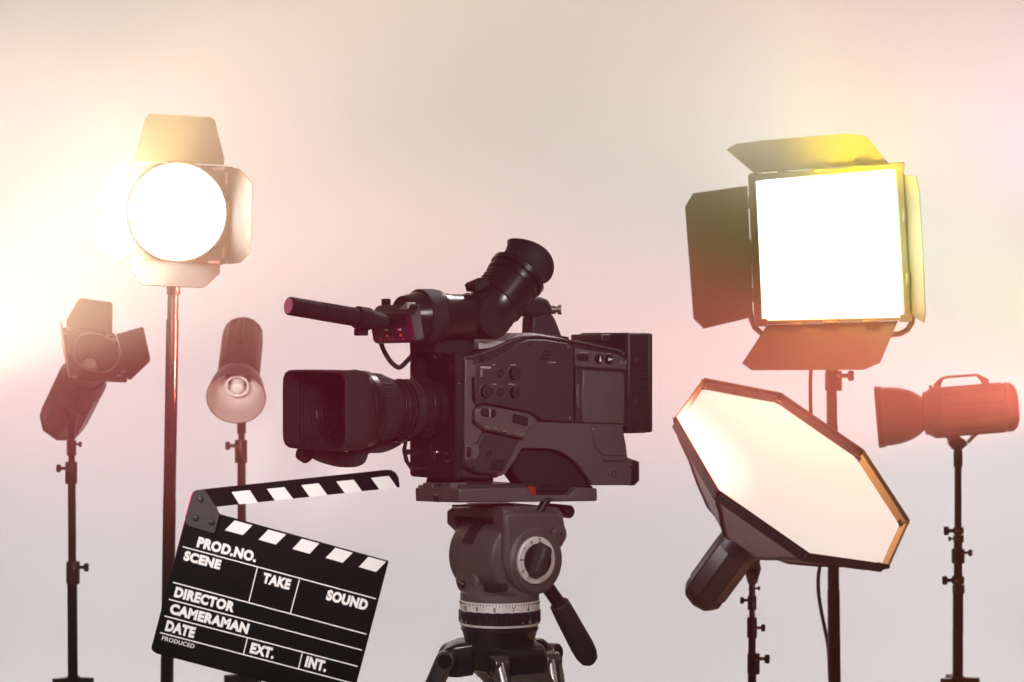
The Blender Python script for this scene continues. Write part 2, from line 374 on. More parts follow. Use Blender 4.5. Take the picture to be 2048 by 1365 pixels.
# pivot drum and tilted eyepiece
g = G(); g.lathe([(0, .036), (.004, .041), (.075, .041), (.083, .037), (.083, .02), (.08, .018)], (ae, .018, ze), (0, 1, 0)); obj('pivot_drum', g, soot, vf)
el = R(46); d = Vector((-math.cos(el), 0, math.sin(el))); o0 = Vector((ae - .006, BV, ze - .002))
g = G()
g.lathe([(.0, .036), (.018, .046), (.034, .0475), (.036, .0505), (.043, .0505), (.045, .0475), (.082, .0478), (.084, .0505), (.092, .051), (.093, .0485), (.098, .0485), (.099, .053), (.108, .0535), (.111, .050)], o0, d, 64)
ey = obj('eyepiece', g, gloss, vf)
g = G()
for k in range(4):
    for s_ in range(7):
        a = R(205 + s_ * 6); u = Vector((0, 1, 0)); w = d.cross(u); e = u * math.cos(a) + w * math.sin(a); 
    a0 = R(60)
    pts = []
    for s_ in range(8):
        a = R(62 + s_ * 7); u = Vector((0, 1, 0)); w = u.cross(d); e = u * math.cos(a) + w * math.sin(a)
        pts.append(o0 + d * (.056 + k * .008) + e * .0482)
    g.tube(pts, .0011, 6)
obj('focus_groove', g, soot, ey)
# rubber eye cup: flared, taller on one side
g = G(); u = Vector((0, 1, 0)); w = u.cross(d)
if w.z < 0: w = -w
secs = []
for t, r, k in ((.109, .047, 0), (.117, .044, .1), (.128, .043, .45), (.139, .046, .8), (.146, .051, 1), (.145, .048, 1), (.137, .042, .8), (.121, .038, .3)):
    sec = []
    for i in range(56):
        a = 2 * math.pi * i / 56
        lift = k * (.007 * math.cos(2 * a) + .006 * math.sin(a))
        sec.append(o0 + d * (t + lift) + (u * math.cos(a) * 1.02 + w * math.sin(a)) * r)
    secs.append(sec)
g.loft(secs, (False, True)); obj('eyecup', g, rubber, ey)
p = V(947, 571); g = G(); g.box((p[0], BV + .01, p[1]), (.03, .03, .014), Matrix.Rotation(R(20), 3, 'Y'))
for i in range(6): g.box((p[0] - .012 + i * .0048, BV + .01, p[1] + .007 - .0 + (i - 2.5) * -.0017), (.002, .03, .004))
obj('tilt_lock', g, rubber, ey, .001)
p = V(1012, 650); g = side([(1008, 640), (1034, 628), (1030, 645), (1022, 656), (1008, 656)], BV - .01, BV + .02, BV + .02); obj('eyepiece_foot', g, gloss, ey, .002)
# bracket that carries the viewfinder
g = side([(868, 682), (948, 676), (956, 700), (930, 712), (870, 708)], -.02, .055, .055); obj('viewfinder_bracket', g, soot, vc, .003)
g = side([(958, 686), (1012, 682), (1000, 694), (958, 699)], .03, .07, .07); obj('slide_rail', g, lgrey, vc, .001)
# cable
cp_ = [(762, 686), (768, 702), (780, 722), (792, 733), (800, 735), (810, 727), (822, 714), (834, 707), (848, 703)]
pts = [FV(x, y, aF - .03 - .012 * i) for i, (x, y) in enumerate(cp_)]
fine = []
for i in range(len(pts) - 1):
    p0, p1, p2, p3 = pts[max(i - 1, 0)], pts[i], pts[i + 1], pts[min(i + 2, len(pts) - 1)]
    for k in range(4):
        t = k / 4; fine.append(.5 * ((2 * p1) + (p2 - p0) * t + (2 * p0 - 5 * p1 + 4 * p2 - p3) * t * t + (3 * p1 - p0 - 3 * p2 + p3) * t ** 3))
g = G(); g.tube(fine, .0042, 12); cb = obj('cable', g, rubber, vc)
q0, q1 = pts[-3], pts[-1] + Vector((-.03, .02, .002)); g = G(); g.lathe([((i % 2) * .001 + i * .005, .0062 if i % 2 else .0078) for i in range(9)], q0, q1 - q0, 16); obj('strain_relief', g, rubber, cb)
# ---- shotgun microphone
BM = .05
m0 = Vector((S(742, 640, BM)[0], BM, S(742, 640, BM)[1])); m1 = Vector((S(577, 612, BM)[0], BM, S(577, 612, BM)[1]))
L = (m1 - m0).length
pr = [(-.03, .012), (0, .0165), (.004, .0165)]
t = .006
while t < L * .62: pr += [(t, .0158), (t + .0016, .0158), (t + .0018, .0148), (t + .0036, .0148)]; t += .0042
pr += [(L * .62, .0155), (L - .004, .0155), (L - .001, .0150), (L, .0138)]
g = G(); g.lathe(pr, m0, m1 - m0, 40); mic = obj('microphone', g, rubber, vc)
g = G(); dm = (m1 - m0).normalized(); u = Vector((0, 1, 0)); u = (u - dm * u.dot(dm)).normalized(); w = dm.cross(u)
for i in range(-6, 7):
    hh = math.sqrt(max(0, 36.5 - i * i)) * .0021
    g.tube([m1 + dm * .0006 + u * i * .0021 - w * hh, m1 + dm * .0006 + u * i * .0021 + w * hh], .0006, 5)
    g.tube([m1 + dm * .0006 + w * i * .0021 - u * hh, m1 + dm * .0006 + w * i * .0021 + u * hh], .0006, 5)
obj('microphone_grille', g, lgrey, mic)
g = G(); g.lathe([(0, .0195), (.026, .0195)], m0 + dm * .004, dm, 32); g.box(m0 + Vector((.012, -.016, .012)), (.03, .022, .018)); g.box(m0 + Vector((.012, -.012, -.021)), (.02, .016, .012))
obj('microphone_clamp', g, soot, vc, .002)
# ---- lens
zl = F(878, 815, .0)[1]
def rib(lo, hi, n, amp):
    return lambda k, t, r, a: r + (amp * (1 if math.sin(n * a) > 0 else -1) if lo <= t <= hi else 0)
g = G()
g.lathe([(-.01, .056), (.012, .056), (.014, .052), (.03, .052), (.031, .047), (.048, .047), (.049, .0485), (.060, .0485), (.061, .0465), (.078, .0465), (.079, .049), (.088, .050), (.089, .0475), (.100, .0475), (.101, .05), (.112, .051), (.116, .0555)], (0, 0, zl), (1, 0, 0), 96)
ln = obj('lens', g, gloss, vc)
g = G(); g.lathe([(.108, .050), (.114, .055), (.128, .0585), (.1281, .0596), (.152, .0625), (.1521, .0612), (.158, .0625), (.160, .060)], (0, 0, zl), (1, 0, 0), 288, mod=rib(.127, .1521, 72, .0007)); obj('focus_ring', g, rubber, ln)
g = G(); g.lathe([(.060, .0475), (.0601, .0492), (.076, .0492), (.0761, .0475)], (0, 0, zl), (1, 0, 0), 240, mod=rib(.06, .0761, 60, .0006)); obj('zoom_ring', g, rubber, ln)
g = G(); g.lathe([(.154, .06), (.156, .0655), (.168, .066), (.169, .0645), (.172, .0645), (.173, .0665), (.183, .0665), (.186, .062)], (0, 0, zl), (1, 0, 0), 96); obj('front_ring', g, gloss, ln)
for a_, r_ in ((.0405, .0475), (.0685, .0497), (.0835, .0503), (.0955, .0480), (.105, .0512), (.1775, .0669)):
    g = G(); g.torus((a_, 0, zl), (1, 0, 0), r_, .0009, 72, 8); obj('index_ring', g, darkmet, ln)
# hood: round at the barrel, rounded rectangle in front, hollow
aH, HWo, HHo = .261, .099, .0675
NH = 64
def circ(r): return [(r * math.cos(2 * math.pi * i / NH), r * math.sin(2 * math.pi * i / NH)) for i in range(NH)]
def rect(hw, hh, rad):
    out = []
    for i in range(NH):
        a = 2 * math.pi * i / NH; c, s_ = math.cos(a), math.sin(a); n = 9.
        rr = (abs(c / hw) ** n + abs(s_ / hh) ** n) ** (-1 / n); out.append((rr * c, rr * s_))
    return out
def mixs(A, B, f): return [(a[0] * (1 - f) + b[0] * f, a[1] * (1 - f) + b[1] * f) for a, b in zip(A, B)]
def sec(a, pts): return [Vector((a, y, zl + z)) for y, z in pts]
ro, rc = rect(HWo, HHo, .02), circ(.066)
ri, rci = rect(HWo - .004, HHo - .004, .02), circ(.060)
g = G()
g.loft([sec(.182, circ(.064)), sec(.190, mixs(rc, ro, .25)), sec(.200, mixs(rc, ro, .62)), sec(.212, mixs(rc, ro, .93)), sec(.222, ro), sec(aH - .002, ro), sec(aH, rect(HWo - .0015, HHo - .0015, .02)), sec(aH, ri), sec(.228, ri), sec(.2279, mixs(ri, circ(.07), .0))], (False, False))
hood = obj('lens_hood', g, rubber, ln, sharp=28)
# stepped baffle inside the hood and rings down to the glass
g = G(); secs = []
N = 9
for i in range(N):
    f = i / (N - 1); a = .232 - f * .022
    sh = mixs(rect(HWo - .004 - .012 * f, HHo - .004, .02), circ(.0625), min(1, f ** .9))
    secs += [sec(a, sh), sec(a - .0022, [(y * .994, z * .994) for y, z in sh])]
g.loft(secs, (False, False)); obj('hood_baffle', g, rubber, hood, sharp=15)
g = G(); g.lathe([(.216, .064), (.212, .0625), (.2115, .060), (.205, .0585), (.2045, .055), (.198, .0535), (.1975, .050), (.190, .048), (.1895, .0455), (.182, .044)], (0, 0, zl), (1, 0, 0), 96, caps=(False, False)); obj('inner_ring', g, gloss, ln, sharp=20)
g = G(); g.lathe([(.180, .046)] + [(.180 + .012 * (1 - (r / .045) ** 2), r) for r in (.045, .04, .034, .027, .02, .012, .005, .0005)], (0, 0, zl), (1, 0, 0), 64); obj('front_glass', g, glassm, ln)
g = G(); g.torus((.1995, 0, zl), (1, 0, 0), .0525, .0012); g.torus((.2075, 0, zl), (1, 0, 0), .0575, .001); obj('retaining_ring', g, darkmet, ln)
# servo grip under the far side of the barrel
BS = -.075
def SV(x, y): return S(x, y, BS)
out = [SV(x, y) for x, y in ((648, 880), (618, 896), (622, 910), (640, 922), (665, 932), (688, 936), (702, 930), (709, 918), (712, 905), (735, 906), (752, 903), (775, 893), (806, 872), (800, 850), (700, 850))]
out = [(p.x, p.y) for p in smooth_poly([Vector(p) for p in out], 1)]
cx_ = sum(p[0] for p in out) / len(out); cz_ = sum(p[1] for p in out) / len(out)
g = G(); secs = []
for b, k in ((-.105, .86), (-.098, .96), (-.085, 1), (-.06, 1), (-.045, .96), (-.035, .88)): secs.append([Vector((cx_ + (x - cx_) * k, b, cz_ + (z - cz_) * k)) for x, z in out])
g.loft(secs); obj('servo_grip', g, rubber, ln, sharp=50)
p = SV(608, 903); g = G(); q = Vector((p[0], BS, p[1])); dk = Vector((.7, 0, -.7))
g.lathe([(-.012, .017), (.004, .017), (.006, .014)], q, (.82, 0, .45), 60, mod=lambda k, t, r, a: r + .0008 * math.sin(22 * a)); g.box(q + Vector((-.02, 0, .006)), (.03, .024, .02)); obj('servo_knob', g, rubber, ln)
g = G()
for x, y in ((752, 893), (762, 893), (772, 890)): b_ = SV(x, y); g.cyl((b_[0], -.03, b_[1] + .01), (b_[0], -.012, b_[1] + .01), .002, n=10)
obj('lens_screw', g, steel, ln)
p = hit(cm, 683, 899, 1, .03); g = G(); g.ball((p.x - .01, .03, zl - HHo - .0005), .0032); obj('hood_screw', g, chrome, hood)

# ------------------------------------------------------------------ tripod
ZP = CZ - (1004 - 682.5) * K * 4.0
tc_ = Vector((-.022, 4.06, 0))
tm = basis((tc_.x, tc_.y, 0), CF)
tp = thing('tripod', 'grey fluid head tripod with black pan handle carrying the video camera', 'tripod', tm)
HP = .066
def Q(px, py, b=HP): p = hit(tm, px, py, 1, b); return (p.x, p.z)
def tside(pxs, b0, b1, bt=None, g=None):
    g = g or G(); bt = b1 if bt is None else bt
    pts = [Q(x, y, bt) for x, y in pxs]; return g.prism([(a, b0, z) for a, z in pts], (0, b1 - b0, 0))
BP = .104   # the plate sits off centre, under the camera body
def tp2(px, py): return Q(px, py, BP)
# find b of the plate's near side so its front corner shows at px 921
zpl0, zpl1 = tp2(1000, 1004)[1], tp2(1000, 977)[1]
bnear = .063; 
g = tside([(921, 977), (1056, 976), (1060, 984), (1064, 991), (1140, 991), (1152, 976), (1195, 977), (1195, 1003), (921, 1006)], bnear - .128, bnear, bnear); pl = obj('camera_plate', g, greyp, tp, .003)
g = tside([(921, 970), (1050, 968), (1056, 977), (921, 979)], bnear - .115, bnear - .012, bnear - .012); obj('plate_slide', g, panelm, pl, .002)
g = tside([(1056, 970), (1150, 972), (1186, 972), (1186, 979), (1150, 990), (1062, 990)], bnear - .12, bnear - .02, bnear - .02); obj('plate_recess', g, soot, pl, .002)
g = tside([(1056, 974), (1073, 974), (1073, 992), (1058, 991)], bnear - .03, bnear - .004, bnear - .004); obj('lock_button', g, redm, pl, .002)
g = tside([(1082, 970), (1108, 969), (1108, 972), (1082, 973)], bnear - .03, bnear - .012, bnear - .012); obj('latch_pin', g, chrome, pl)
g = tside([(1110, 968), (1142, 972), (1140, 986), (1108, 984)], bnear - .05, bnear - .018, bnear - .018); obj('lock_lever', g, gloss, pl, .003)
af_ = Q(921, 990, bnear)[0]
def tfront(pxs, a0, a1, g=None):
    g = g or G(); pts = [hit(tm, x, y, 0, a1) for x, y in pxs]; return g.prism([(a0, p.y, p.z) for p in pts], (a1 - a0, 0, 0))
g = tfront([(845, 966), (864, 966), (864, 976), (881, 976), (881, 966), (901, 966), (903, 977), (919, 978), (919, 1006), (831, 1003), (830, 976), (845, 975)], af_ - .03, af_ + .006); fb = obj('plate_front_block', g, greyp, pl, .002)
g = tfront([(866, 989), (877, 990), (877, 1005), (866, 1004)], af_, af_ + .0075); obj('front_slot', g, soot, fb)
g = tfront([(867, 988), (877, 989), (877, 993), (867, 992)], af_, af_ + .009); obj('slot_pin', g, chrome, fb)
# fluid head: drum with its axis across, plus side housing
ac, zc = Q(1003, 1112, 0); RD = .068
g = G(); g.lathe([(-.073, .045), (-.071, .060), (-.066, RD), (.050, RD), (.056, RD - .003), (.058, RD - .008)], (ac, 0, zc), (0, 1, 0), 72); hd = obj('head', g, headm, tp)
g = tside([(1008, 1030), (1020, 1024), (1118, 1024), (1130, 1032), (1135, 1062), (1130, 1092), (1108, 1112), (1107, 1140), (1096, 1168), (1070, 1184), (1044, 1180), (1022, 1160), (1010, 1120), (1012, 1070)], .030, .070, .070); obj('side_housing', g, headm, hd, .009, seg=4)
g = G(); b0 = .066; a, z = Q(1069, 1122, b0); g.lathe([(0, .060), (.006, .0595), (.009, .055), (.012, .0535)], (a, b0 - .002, z), (0, 1, 0), 64); obj('dial_boss', g, headm, hd)
g = G(); a, z = Q(1073, 1121, .080); g.lathe([(0, .0415), (.008, .0415), (.0095, .0395), (.0095, .030)], (a, .073, z), (0, 1, 0), 64, caps=(True, False)); dl = obj('drag_scale', g, ringm, hd)
g = G(); g.lathe([(0, .030), (.006, .030), (.0065, .0285)], (a, .0785, z), (0, 1, 0), 48); obj('drag_dial', g, gloss, hd)
g = G(); ptd = [(x, y) for x, y in rrect(.0115, .029, .009)]
ca, sa = math.cos(R(24)), math.sin(R(24))
g.loft([[Vector((a + (u * ca - v * sa) * k, .083 + h, z + (u * sa + v * ca) * k)) for u, v in ptd] for h, k in ((0, 1.12), (.012, 1.0), (.017, .95), (.019, .85))]); obj('drag_knob', g, panelm, hd, sharp=50)
def fdial(txt, ang, sz=.0085, g=None):
    r = .0355; e = Vector((-math.sin(R(ang)), 0, math.cos(R(ang))))     # dial seen from +b: screen right is -a
    e = Vector((-math.cos(R(ang)), 0, math.sin(R(ang)))); up = e; rt = Vector((-math.sin(R(ang)), 0, -math.cos(R(ang))))
    o = Vector((a, .0826, z)) + e * r; wv = sz * .42 * len(txt)
    g.text(txt, (-wv / 2, -sz / 2, wv / 2, sz / 2), (o, rt, up, Vector((0, 1, 0))), .01, .0003)
g = G()
for t_, an in (('5', 82), ('6', 112), ('7', 142), ('8', 176), ('9', 208), ('10', 238)): fdial(t_, an, g=g)
obj('scale_number', g, inkm, dl)
g = G(); a_, z_ = Q(1116, 1069, .072); g.lathe([(0, .0175), (.010, .0175), (.012, .013), (.012, .009), (.015, .008), (.015, .004), (.010, .003)], (a_, .066, z_), (0, 1, 0), 144, mod=lambda k, t, r, an: r - (.0022 if (k in (0, 1, 2) and math.sin(24 * an) > .1) else 0)); obj('tilt_knob', g, headm, hd)
g = G(); a_, z_ = Q(1030, 1122, .070); g.lathe([(0, .006), (.004, .006), (.004, .004), (.001, .003)], (a_, .070, z_), (0, 1, 0), 20); obj('bolt', g, soot, hd)
# platform above the drum
ap = hit(tm, 960, 1030, 0, 0).x
g = tside([(1008, 1022), (1020, 1014), (1090, 1012), (1118, 1016), (1128, 1030), (1128, 1036), (1008, 1042)], -.07, .055, .055); obj('platform', g, headm, hd, .004)
a1_ = Q(1008, 1030, .06)[0]
g = tfront([(893, 1022), (904, 1014), (1000, 1013), (1008, 1022), (1006, 1050), (1000, 1052), (994, 1046), (990, 1034), (955, 1036), (925, 1033), (907, 1034), (906, 1046), (916, 1062), (912, 1066), (893, 1048)], a1_ - .02, a1_ + .006); obj('front_bracket', g, headm, hd, .003)
g = tfront([(905, 1034), (925, 1033), (955, 1036), (992, 1034), (998, 1050), (960, 1052), (915, 1064)], a1_ - .03, a1_ - .006); obj('bracket_gap', g, soot, hd)
g = tfront([(904, 1010), (986, 1010), (986, 1018), (904, 1018)], a1_ - .05, a1_ - .002); obj('sliding_lock', g, soot, hd)
g = tside([(1093, 996), (1108, 996), (1090, 1026), (1078, 1026)], .052, .066, .066); obj('clamp_lever', g, darkmet, hd, .003)
g = G(); a_, z_ = Q(1118, 1022, 0); g.lathe([(-.05, .012), (.03, .012), (.035, .008)], (a_, 0, z_), (0, 1, 0), 28); obj('bubble_knob', g, gloss, hd)
# dark strap label and bulges on the drum front
g = G()
def drum(an, b, r=RD + .0008): return Vector((ac + r * math.cos(R(an)), b, zc + r * math.sin(R(an))))
rows = [[drum(20 + i * 5, b) for i in range(13)] for b in (-.032, .0)]
rs = [g.ring(r) for r in rows]; g.skin(rs, (False, False), False); obj('head_label', g, soot, hd)
g = tfront([(905, 1160), (915, 1110), (930, 1105), (945, 1110), (952, 1150), (955, 1186), (912, 1186)], ac + .02, ac + .063); obj('side_lobe', g, headm, hd, .012, seg=4)
p = hit(tm, 927, 1169, 0, ac + .063); g = G(); g.lathe([(-.004, .0075), (.005, .007), (.009, .004), (.0095, .0005)], p, (1, 0, 0), 24); obj('pan_screw', g, gloss, hd)
g = tfront([(966, 1168), (1006, 1168), (1006, 1184), (966, 1184)], ac + .052, ac + .064); obj('pan_lock', g, soot, hd, .003)
# base rings with vertical axis
def zc_(py): return CZ - (py - 682.5) * K * 3.99
RB = .0705
g = G(); g.lathe([(zc_(1208), RB), (zc_(1193), RB), (zc_(1190), RB - .003), (zc_(1175), RB - .01)], (0, 0, 0), (0, 0, 1), 72); obj('base_collar', g, headm, tp)
g = G(); g.lathe([(zc_(1228), RB), (zc_(1227), RB + .001), (zc_(1209), RB + .001), (zc_(1208), RB)], (0, 0, 0), (0, 0, 1), 96); sr = obj('pan_scale', g, ringm, tp)
camang = math.degrees(math.atan2(*(tm.to_3x3().inverted() @ Vector((0, -1, 0))).yx))   # local azimuth that faces the photographer
def cyl_frame(r, az0):
    def f(u, v, h):
        a = R(az0) + u / r; return Vector(((r + h) * math.cos(a), (r + h) * math.sin(a), v))
    return (f, None, None, None)
g = G()
for t_, px in (('10', 930), ('9', 954), ('8', 989), ('7', 1027), ('6', 1057)):
    s_ = max(-.97, min(.97, (px - 999) / 81.5)); az = camang + math.degrees(math.asin(s_)); wd = .0042 * len(t_)
    g.text(t_, (-wd / 2, zc_(1225.5), wd / 2, zc_(1216)), cyl_frame(RB + .001, az), .03, .0004)
obj('scale_number', g, inkm, sr)
g = G()
for i in range(-18, 19):
    az = R(camang + i * 4.6); hgt = .0055 if i % 5 == 0 else .0035; r = RB + .0014
    c_, s_ = math.cos(az), math.sin(az); z1 = zc_(1210)
    g.box((r * c_, r * s_, z1 - hgt / 2), (.0012, .0007, hgt), Matrix.Rotation(az, 3, 'Z'))
obj('scale_tick', g, inkm, sr)
def scal(k, t, r, a):
    return r - (.0035 if (k in (2, 3, 4)) and math.cos(26 * a) > .25 else 0)
g = G(); zz = [zc_(y) for y in (1254, 1251, 1248, 1238, 1229, 1226)]; g.lathe([(zz[0], RB), (zz[1], RB + .003), (zz[2], RB + .003), (zz[3], RB + .003), (zz[4], RB + .003), (zz[5], RB)], (0, 0, 0), (0, 0, 1), 260, mod=scal); obj('grip_ring', g, gloss, tp)
g = G(); g.lathe([(zc_(1258), RB), (zc_(1254), RB + .0012), (zc_(1253), RB)], (0, 0, 0), (0, 0, 1), 72); obj('trim_ring', g, ringm, tp)
g = G(); g.lathe([(zc_(1300), .062), (zc_(1285), .0635), (zc_(1282), .0645), (zc_(1272), .067), (zc_(1268), .0695), (zc_(1264), .0695), (zc_(1262), .068), (zc_(1258), RB)], (0, 0, 0), (0, 0, 1), 72); obj('bowl_ring', g, gloss, tp)
# spider and legs
zs0, zs1 = zc_(1352), zc_(1292)
g = G(); g.lathe([(zs0 - .02, .03), (zs0, .05), (zs0 + .006, .066), (zs1 - .012, .07), (zs1, .064)], (0, 0, 0), (0, 0, 1), 48); sp = obj('spider', g, gloss, tp)
for az in (camang - 92, camang + 28, camang + 148):
    e = Vector((math.cos(R(az)), math.sin(R(az)), 0)); n_ = Vector((-e.y, e.x, 0))
    zt_ = zc_(1322)
    g = G()
    secs = []
    for t, hw, hz in ((.045, .05, .030), (.075, .05, .030), (.092, .047, .026), (.1, .043, .02)):
        c_ = e * t + Vector((0, 0, zt_ - (t - .045) * .15)); secs.append([c_ + n_ * u + Vector((0, 0, v)) for u, v in rrect(hw, hz, .009, 5)])
    g.loft(secs); obj('leg_bracket', g, gloss, sp, .002)
    g = G(); pb = e * .094 + Vector((0, 0, zt_ - .002))
    for s_ in (-1, 1):
        g.lathe([(-.014, .017), (.014, .017)], pb + n_ * s_ * .051, n_, 32)
    dl_ = (e * math.sin(R(24)) + Vector((0, 0, -math.cos(R(24))))).normalized(); w_ = dl_.cross(n_)
    for s_ in (-1, 1):
        secs = []
        for t, r in ((.0, .0175), (.05, .0165), (.12, .013), (.2, .0125)):
            secs.append([pb + n_ * s_ * (.051 - .05 * t) + dl_ * t + (n_ * math.cos(q) * r * .85 + w_ * math.sin(q) * r) for q in [2 * math.pi * i / 20 for i in range(20)]])
        g.loft(secs)
    secs = []
    for t, hw, th in ((.022, .044, .010), (.045, .049, .017), (.11, .045, .017), (.16, .04, .016)):
        secs.append([pb + dl_ * t + n_ * u + w_ * v for u, v in rrect(hw, th, .009, 5)])
    g.loft(secs)
    lg = obj('leg', g, legm, tp, .002)
    for s_ in (-1, 1):
        g = G(); g.lathe([(.0, .0125), (.003, .0125), (.003, .008), (.001, .0075), (.001, .005), (.004, .0045), (.004, .002), (.001, .0015)], pb + n_ * s_ * .0655, n_ * s_, 24); obj('leg_bolt', g, gloss, lg)
    g = G(); Lz = (pb.z - .02) / math.cos(R(24))
    for s_ in (-1, 1): g.tube([pb + n_ * s_ * .043 + dl_ * .15, pb + n_ * s_ * .02 + dl_ * (Lz - .05)], .011, 14)
    g.tube([pb + dl_ * .35, pb + dl_ * Lz], .013, 14); obj('leg_tube', g, polem, lg)
    g = G(); g.lathe([(0, .02), (.02, .018), (.03, .012)], Vector((pb + dl_ * Lz).xy.to_3d()) + Vector((0, 0, .001)), (0, 0, 1), 20); obj('rubber_foot', g, rubber, lg)
# pan handle
def W(px, py, Y): return tm.inverted() @ P(px, py, Y)
h0, h1, h2, h3 = W(1078, 1150, 4.08), W(1122, 1213, 4.10), W(1118, 1207, 4.098), W(1176, 1315, 4.15)
g = G(); g.tube([h0, h1], .0125, 24); ph = obj('pan_handle', g, darkmet, tp)
dd = (h3 - h2).normalized(); LL = (h3 - h2).length
g = G(); g.lathe([(0, .016), (.002, .018), (.01, .0185), (LL * .25, .0195), (LL * .8, .0215), (LL * .93, .0205), (LL + .006, .0165), (LL + .013, .009), (LL + .015, .001)], h2, dd, 40); obj('handle_grip', g, rubber, ph)
g = G(); g.ball(h0, .02); obj('handle_joint', g, headm, ph)

# ------------------------------------------------------------------ clapperboard
YC = 3.3
cz = lambda zx, zy, Y=YC: P(290 + zx / 3.068, 920 + zy / 3.068, Y)
ang = R(14.9)
clr = Matrix.Translation(cz(38, 1165)) @ Matrix.Rotation(ang, 4, 'Y')
cl = thing('clapperboard', 'black film clapperboard with white lettering and raised striped clapstick', 'clapperboard', clr)
cli = clr.inverted()
def cb2(zx, zy, y=0.): return hit(clr, 290 + zx / 3.068, 920 + zy / 3.068, 1, y)
def cpoly(pts, y0, y1, g=None):
    g = g or G(); q = [cb2(x, y, 0) for x, y in pts]
    return g.prism([Vector((p.x, y0, p.z)) for p in q], (0, y1 - y0, 0))
g = cpoly([(285, 215), (250, 345), (45, 1128), (38, 1150), (43, 1170), (66, 1188), (1264, 1502), (1495, 622), (460, 335), (380, 240)], .0, .005); bo = obj('board', g, slate, cl, .0008)
g = G()
for q in ([(550, 372), (660, 402), (600, 462), (490, 432)], [(757, 428), (866, 458), (803, 520), (697, 490)], [(963, 484), (1070, 513), (1010, 577), (905, 547)], [(1168, 540), (1275, 570), (1213, 632), (1108, 602)], [(1370, 595), (1480, 625), (1418, 688), (1312, 658)]): obj('stripe', cpoly(q, -.0008, .001), whitep, bo)
g = G()
def seg(x0, y0, x1, y1, w=7):
    d_ = Vector((x1 - x0, y1 - y0)).normalized() * w / 2; n_ = Vector((-d_.y, d_.x))
    g = cpoly([(x0 + n_.x, y0 + n_.y), (x1 + n_.x, y1 + n_.y), (x1 - n_.x, y1 - n_.y), (x0 - n_.x, y0 - n_.y)], -.0006, .001)
    return g
for q in ((232, 533, 1417, 853), (173, 752, 1358, 1070), (147, 856, 1332, 1168), (120, 958, 1305, 1268), (92, 1060, 1278, 1372)): obj('ruled_line', seg(*q), whitep, bo)
for q in ((690, 660, 638, 870), (948, 735, 893, 940), (628, 1095, 605, 1190), (965, 1187, 942, 1280)): obj('ruled_line', seg(*q, 6.4), whitep, bo)
fr = (Vector((0, 0, 0)), Vector((1, 0, 0)), Vector((0, 0, 1)), Vector((0, -1, 0)))
zpx = K * YC / 3.068
for txt, x, y, wd, hh, bold in (('PROD.NO.', 314, 535, 376, 67, .062), ('SCENE', 233, 616, 232, 62, .062), ('TAKE', 716, 754, 174, 66, .062), ('SOUND', 1107, 860, 260, 68, .062), ('DIRECTOR', 175, 841, 380, 67, .062), ('CAMERAMAN', 147, 943, 498, 67, .062), ('DATE', 120, 1048, 184, 68, .062), ('PRODUCED', 102, 1105, 206, 26, .012), ('EXT.', 639, 1185, 152, 68, .062), ('INT.', 977, 1270, 135, 70, .062)):
    p = cb2(x, y); g = G(); g.text(txt, (p.x, p.z, p.x + wd * zpx, p.z + hh * zpx), fr, bold, .0007); obj('lettering', g, whitep, bo)
g = cpoly([(300, 215), (322, 188), (350, 182), (1480, 62), (1508, 63), (1535, 78), (1555, 110), (1563, 168), (440, 288), (400, 300), (330, 290)], -.003, .006); sk = obj('clapstick', g, slate, cl, .001)
g = G()
for q in ([(533, 197), (645, 185), (695, 262), (580, 272)], [(750, 178), (857, 167), (910, 238), (800, 250)], [(960, 155), (1067, 143), (1120, 215), (1012, 228)], [(1175, 132), (1282, 121), (1333, 192), (1227, 204)], [(1388, 110), (1498, 98), (1548, 170), (1440, 182)]): obj('stripe', cpoly(q, -.0038, -.002), whitep, sk)
g = cpoly([(286, 215), (298, 194), (320, 184), (350, 181), (376, 190), (440, 287), (461, 335), (434, 442), (428, 449), (415, 450), (272, 406), (255, 388), (248, 365), (250, 345)], -.0055, -.003); hg = obj('hinge_plate', g, hingem, cl, .0006)
for x, y in ((341, 243), (310, 357), (407, 383)):
    p = cb2(x, y, -.0055); g = G(); g.lathe([(0, .0046), (.0008, .0046), (.0022, .0036), (.0028, .002), (.003, .0003)], p, (0, -1, 0), 24); obj('rivet', g, hingem, hg)

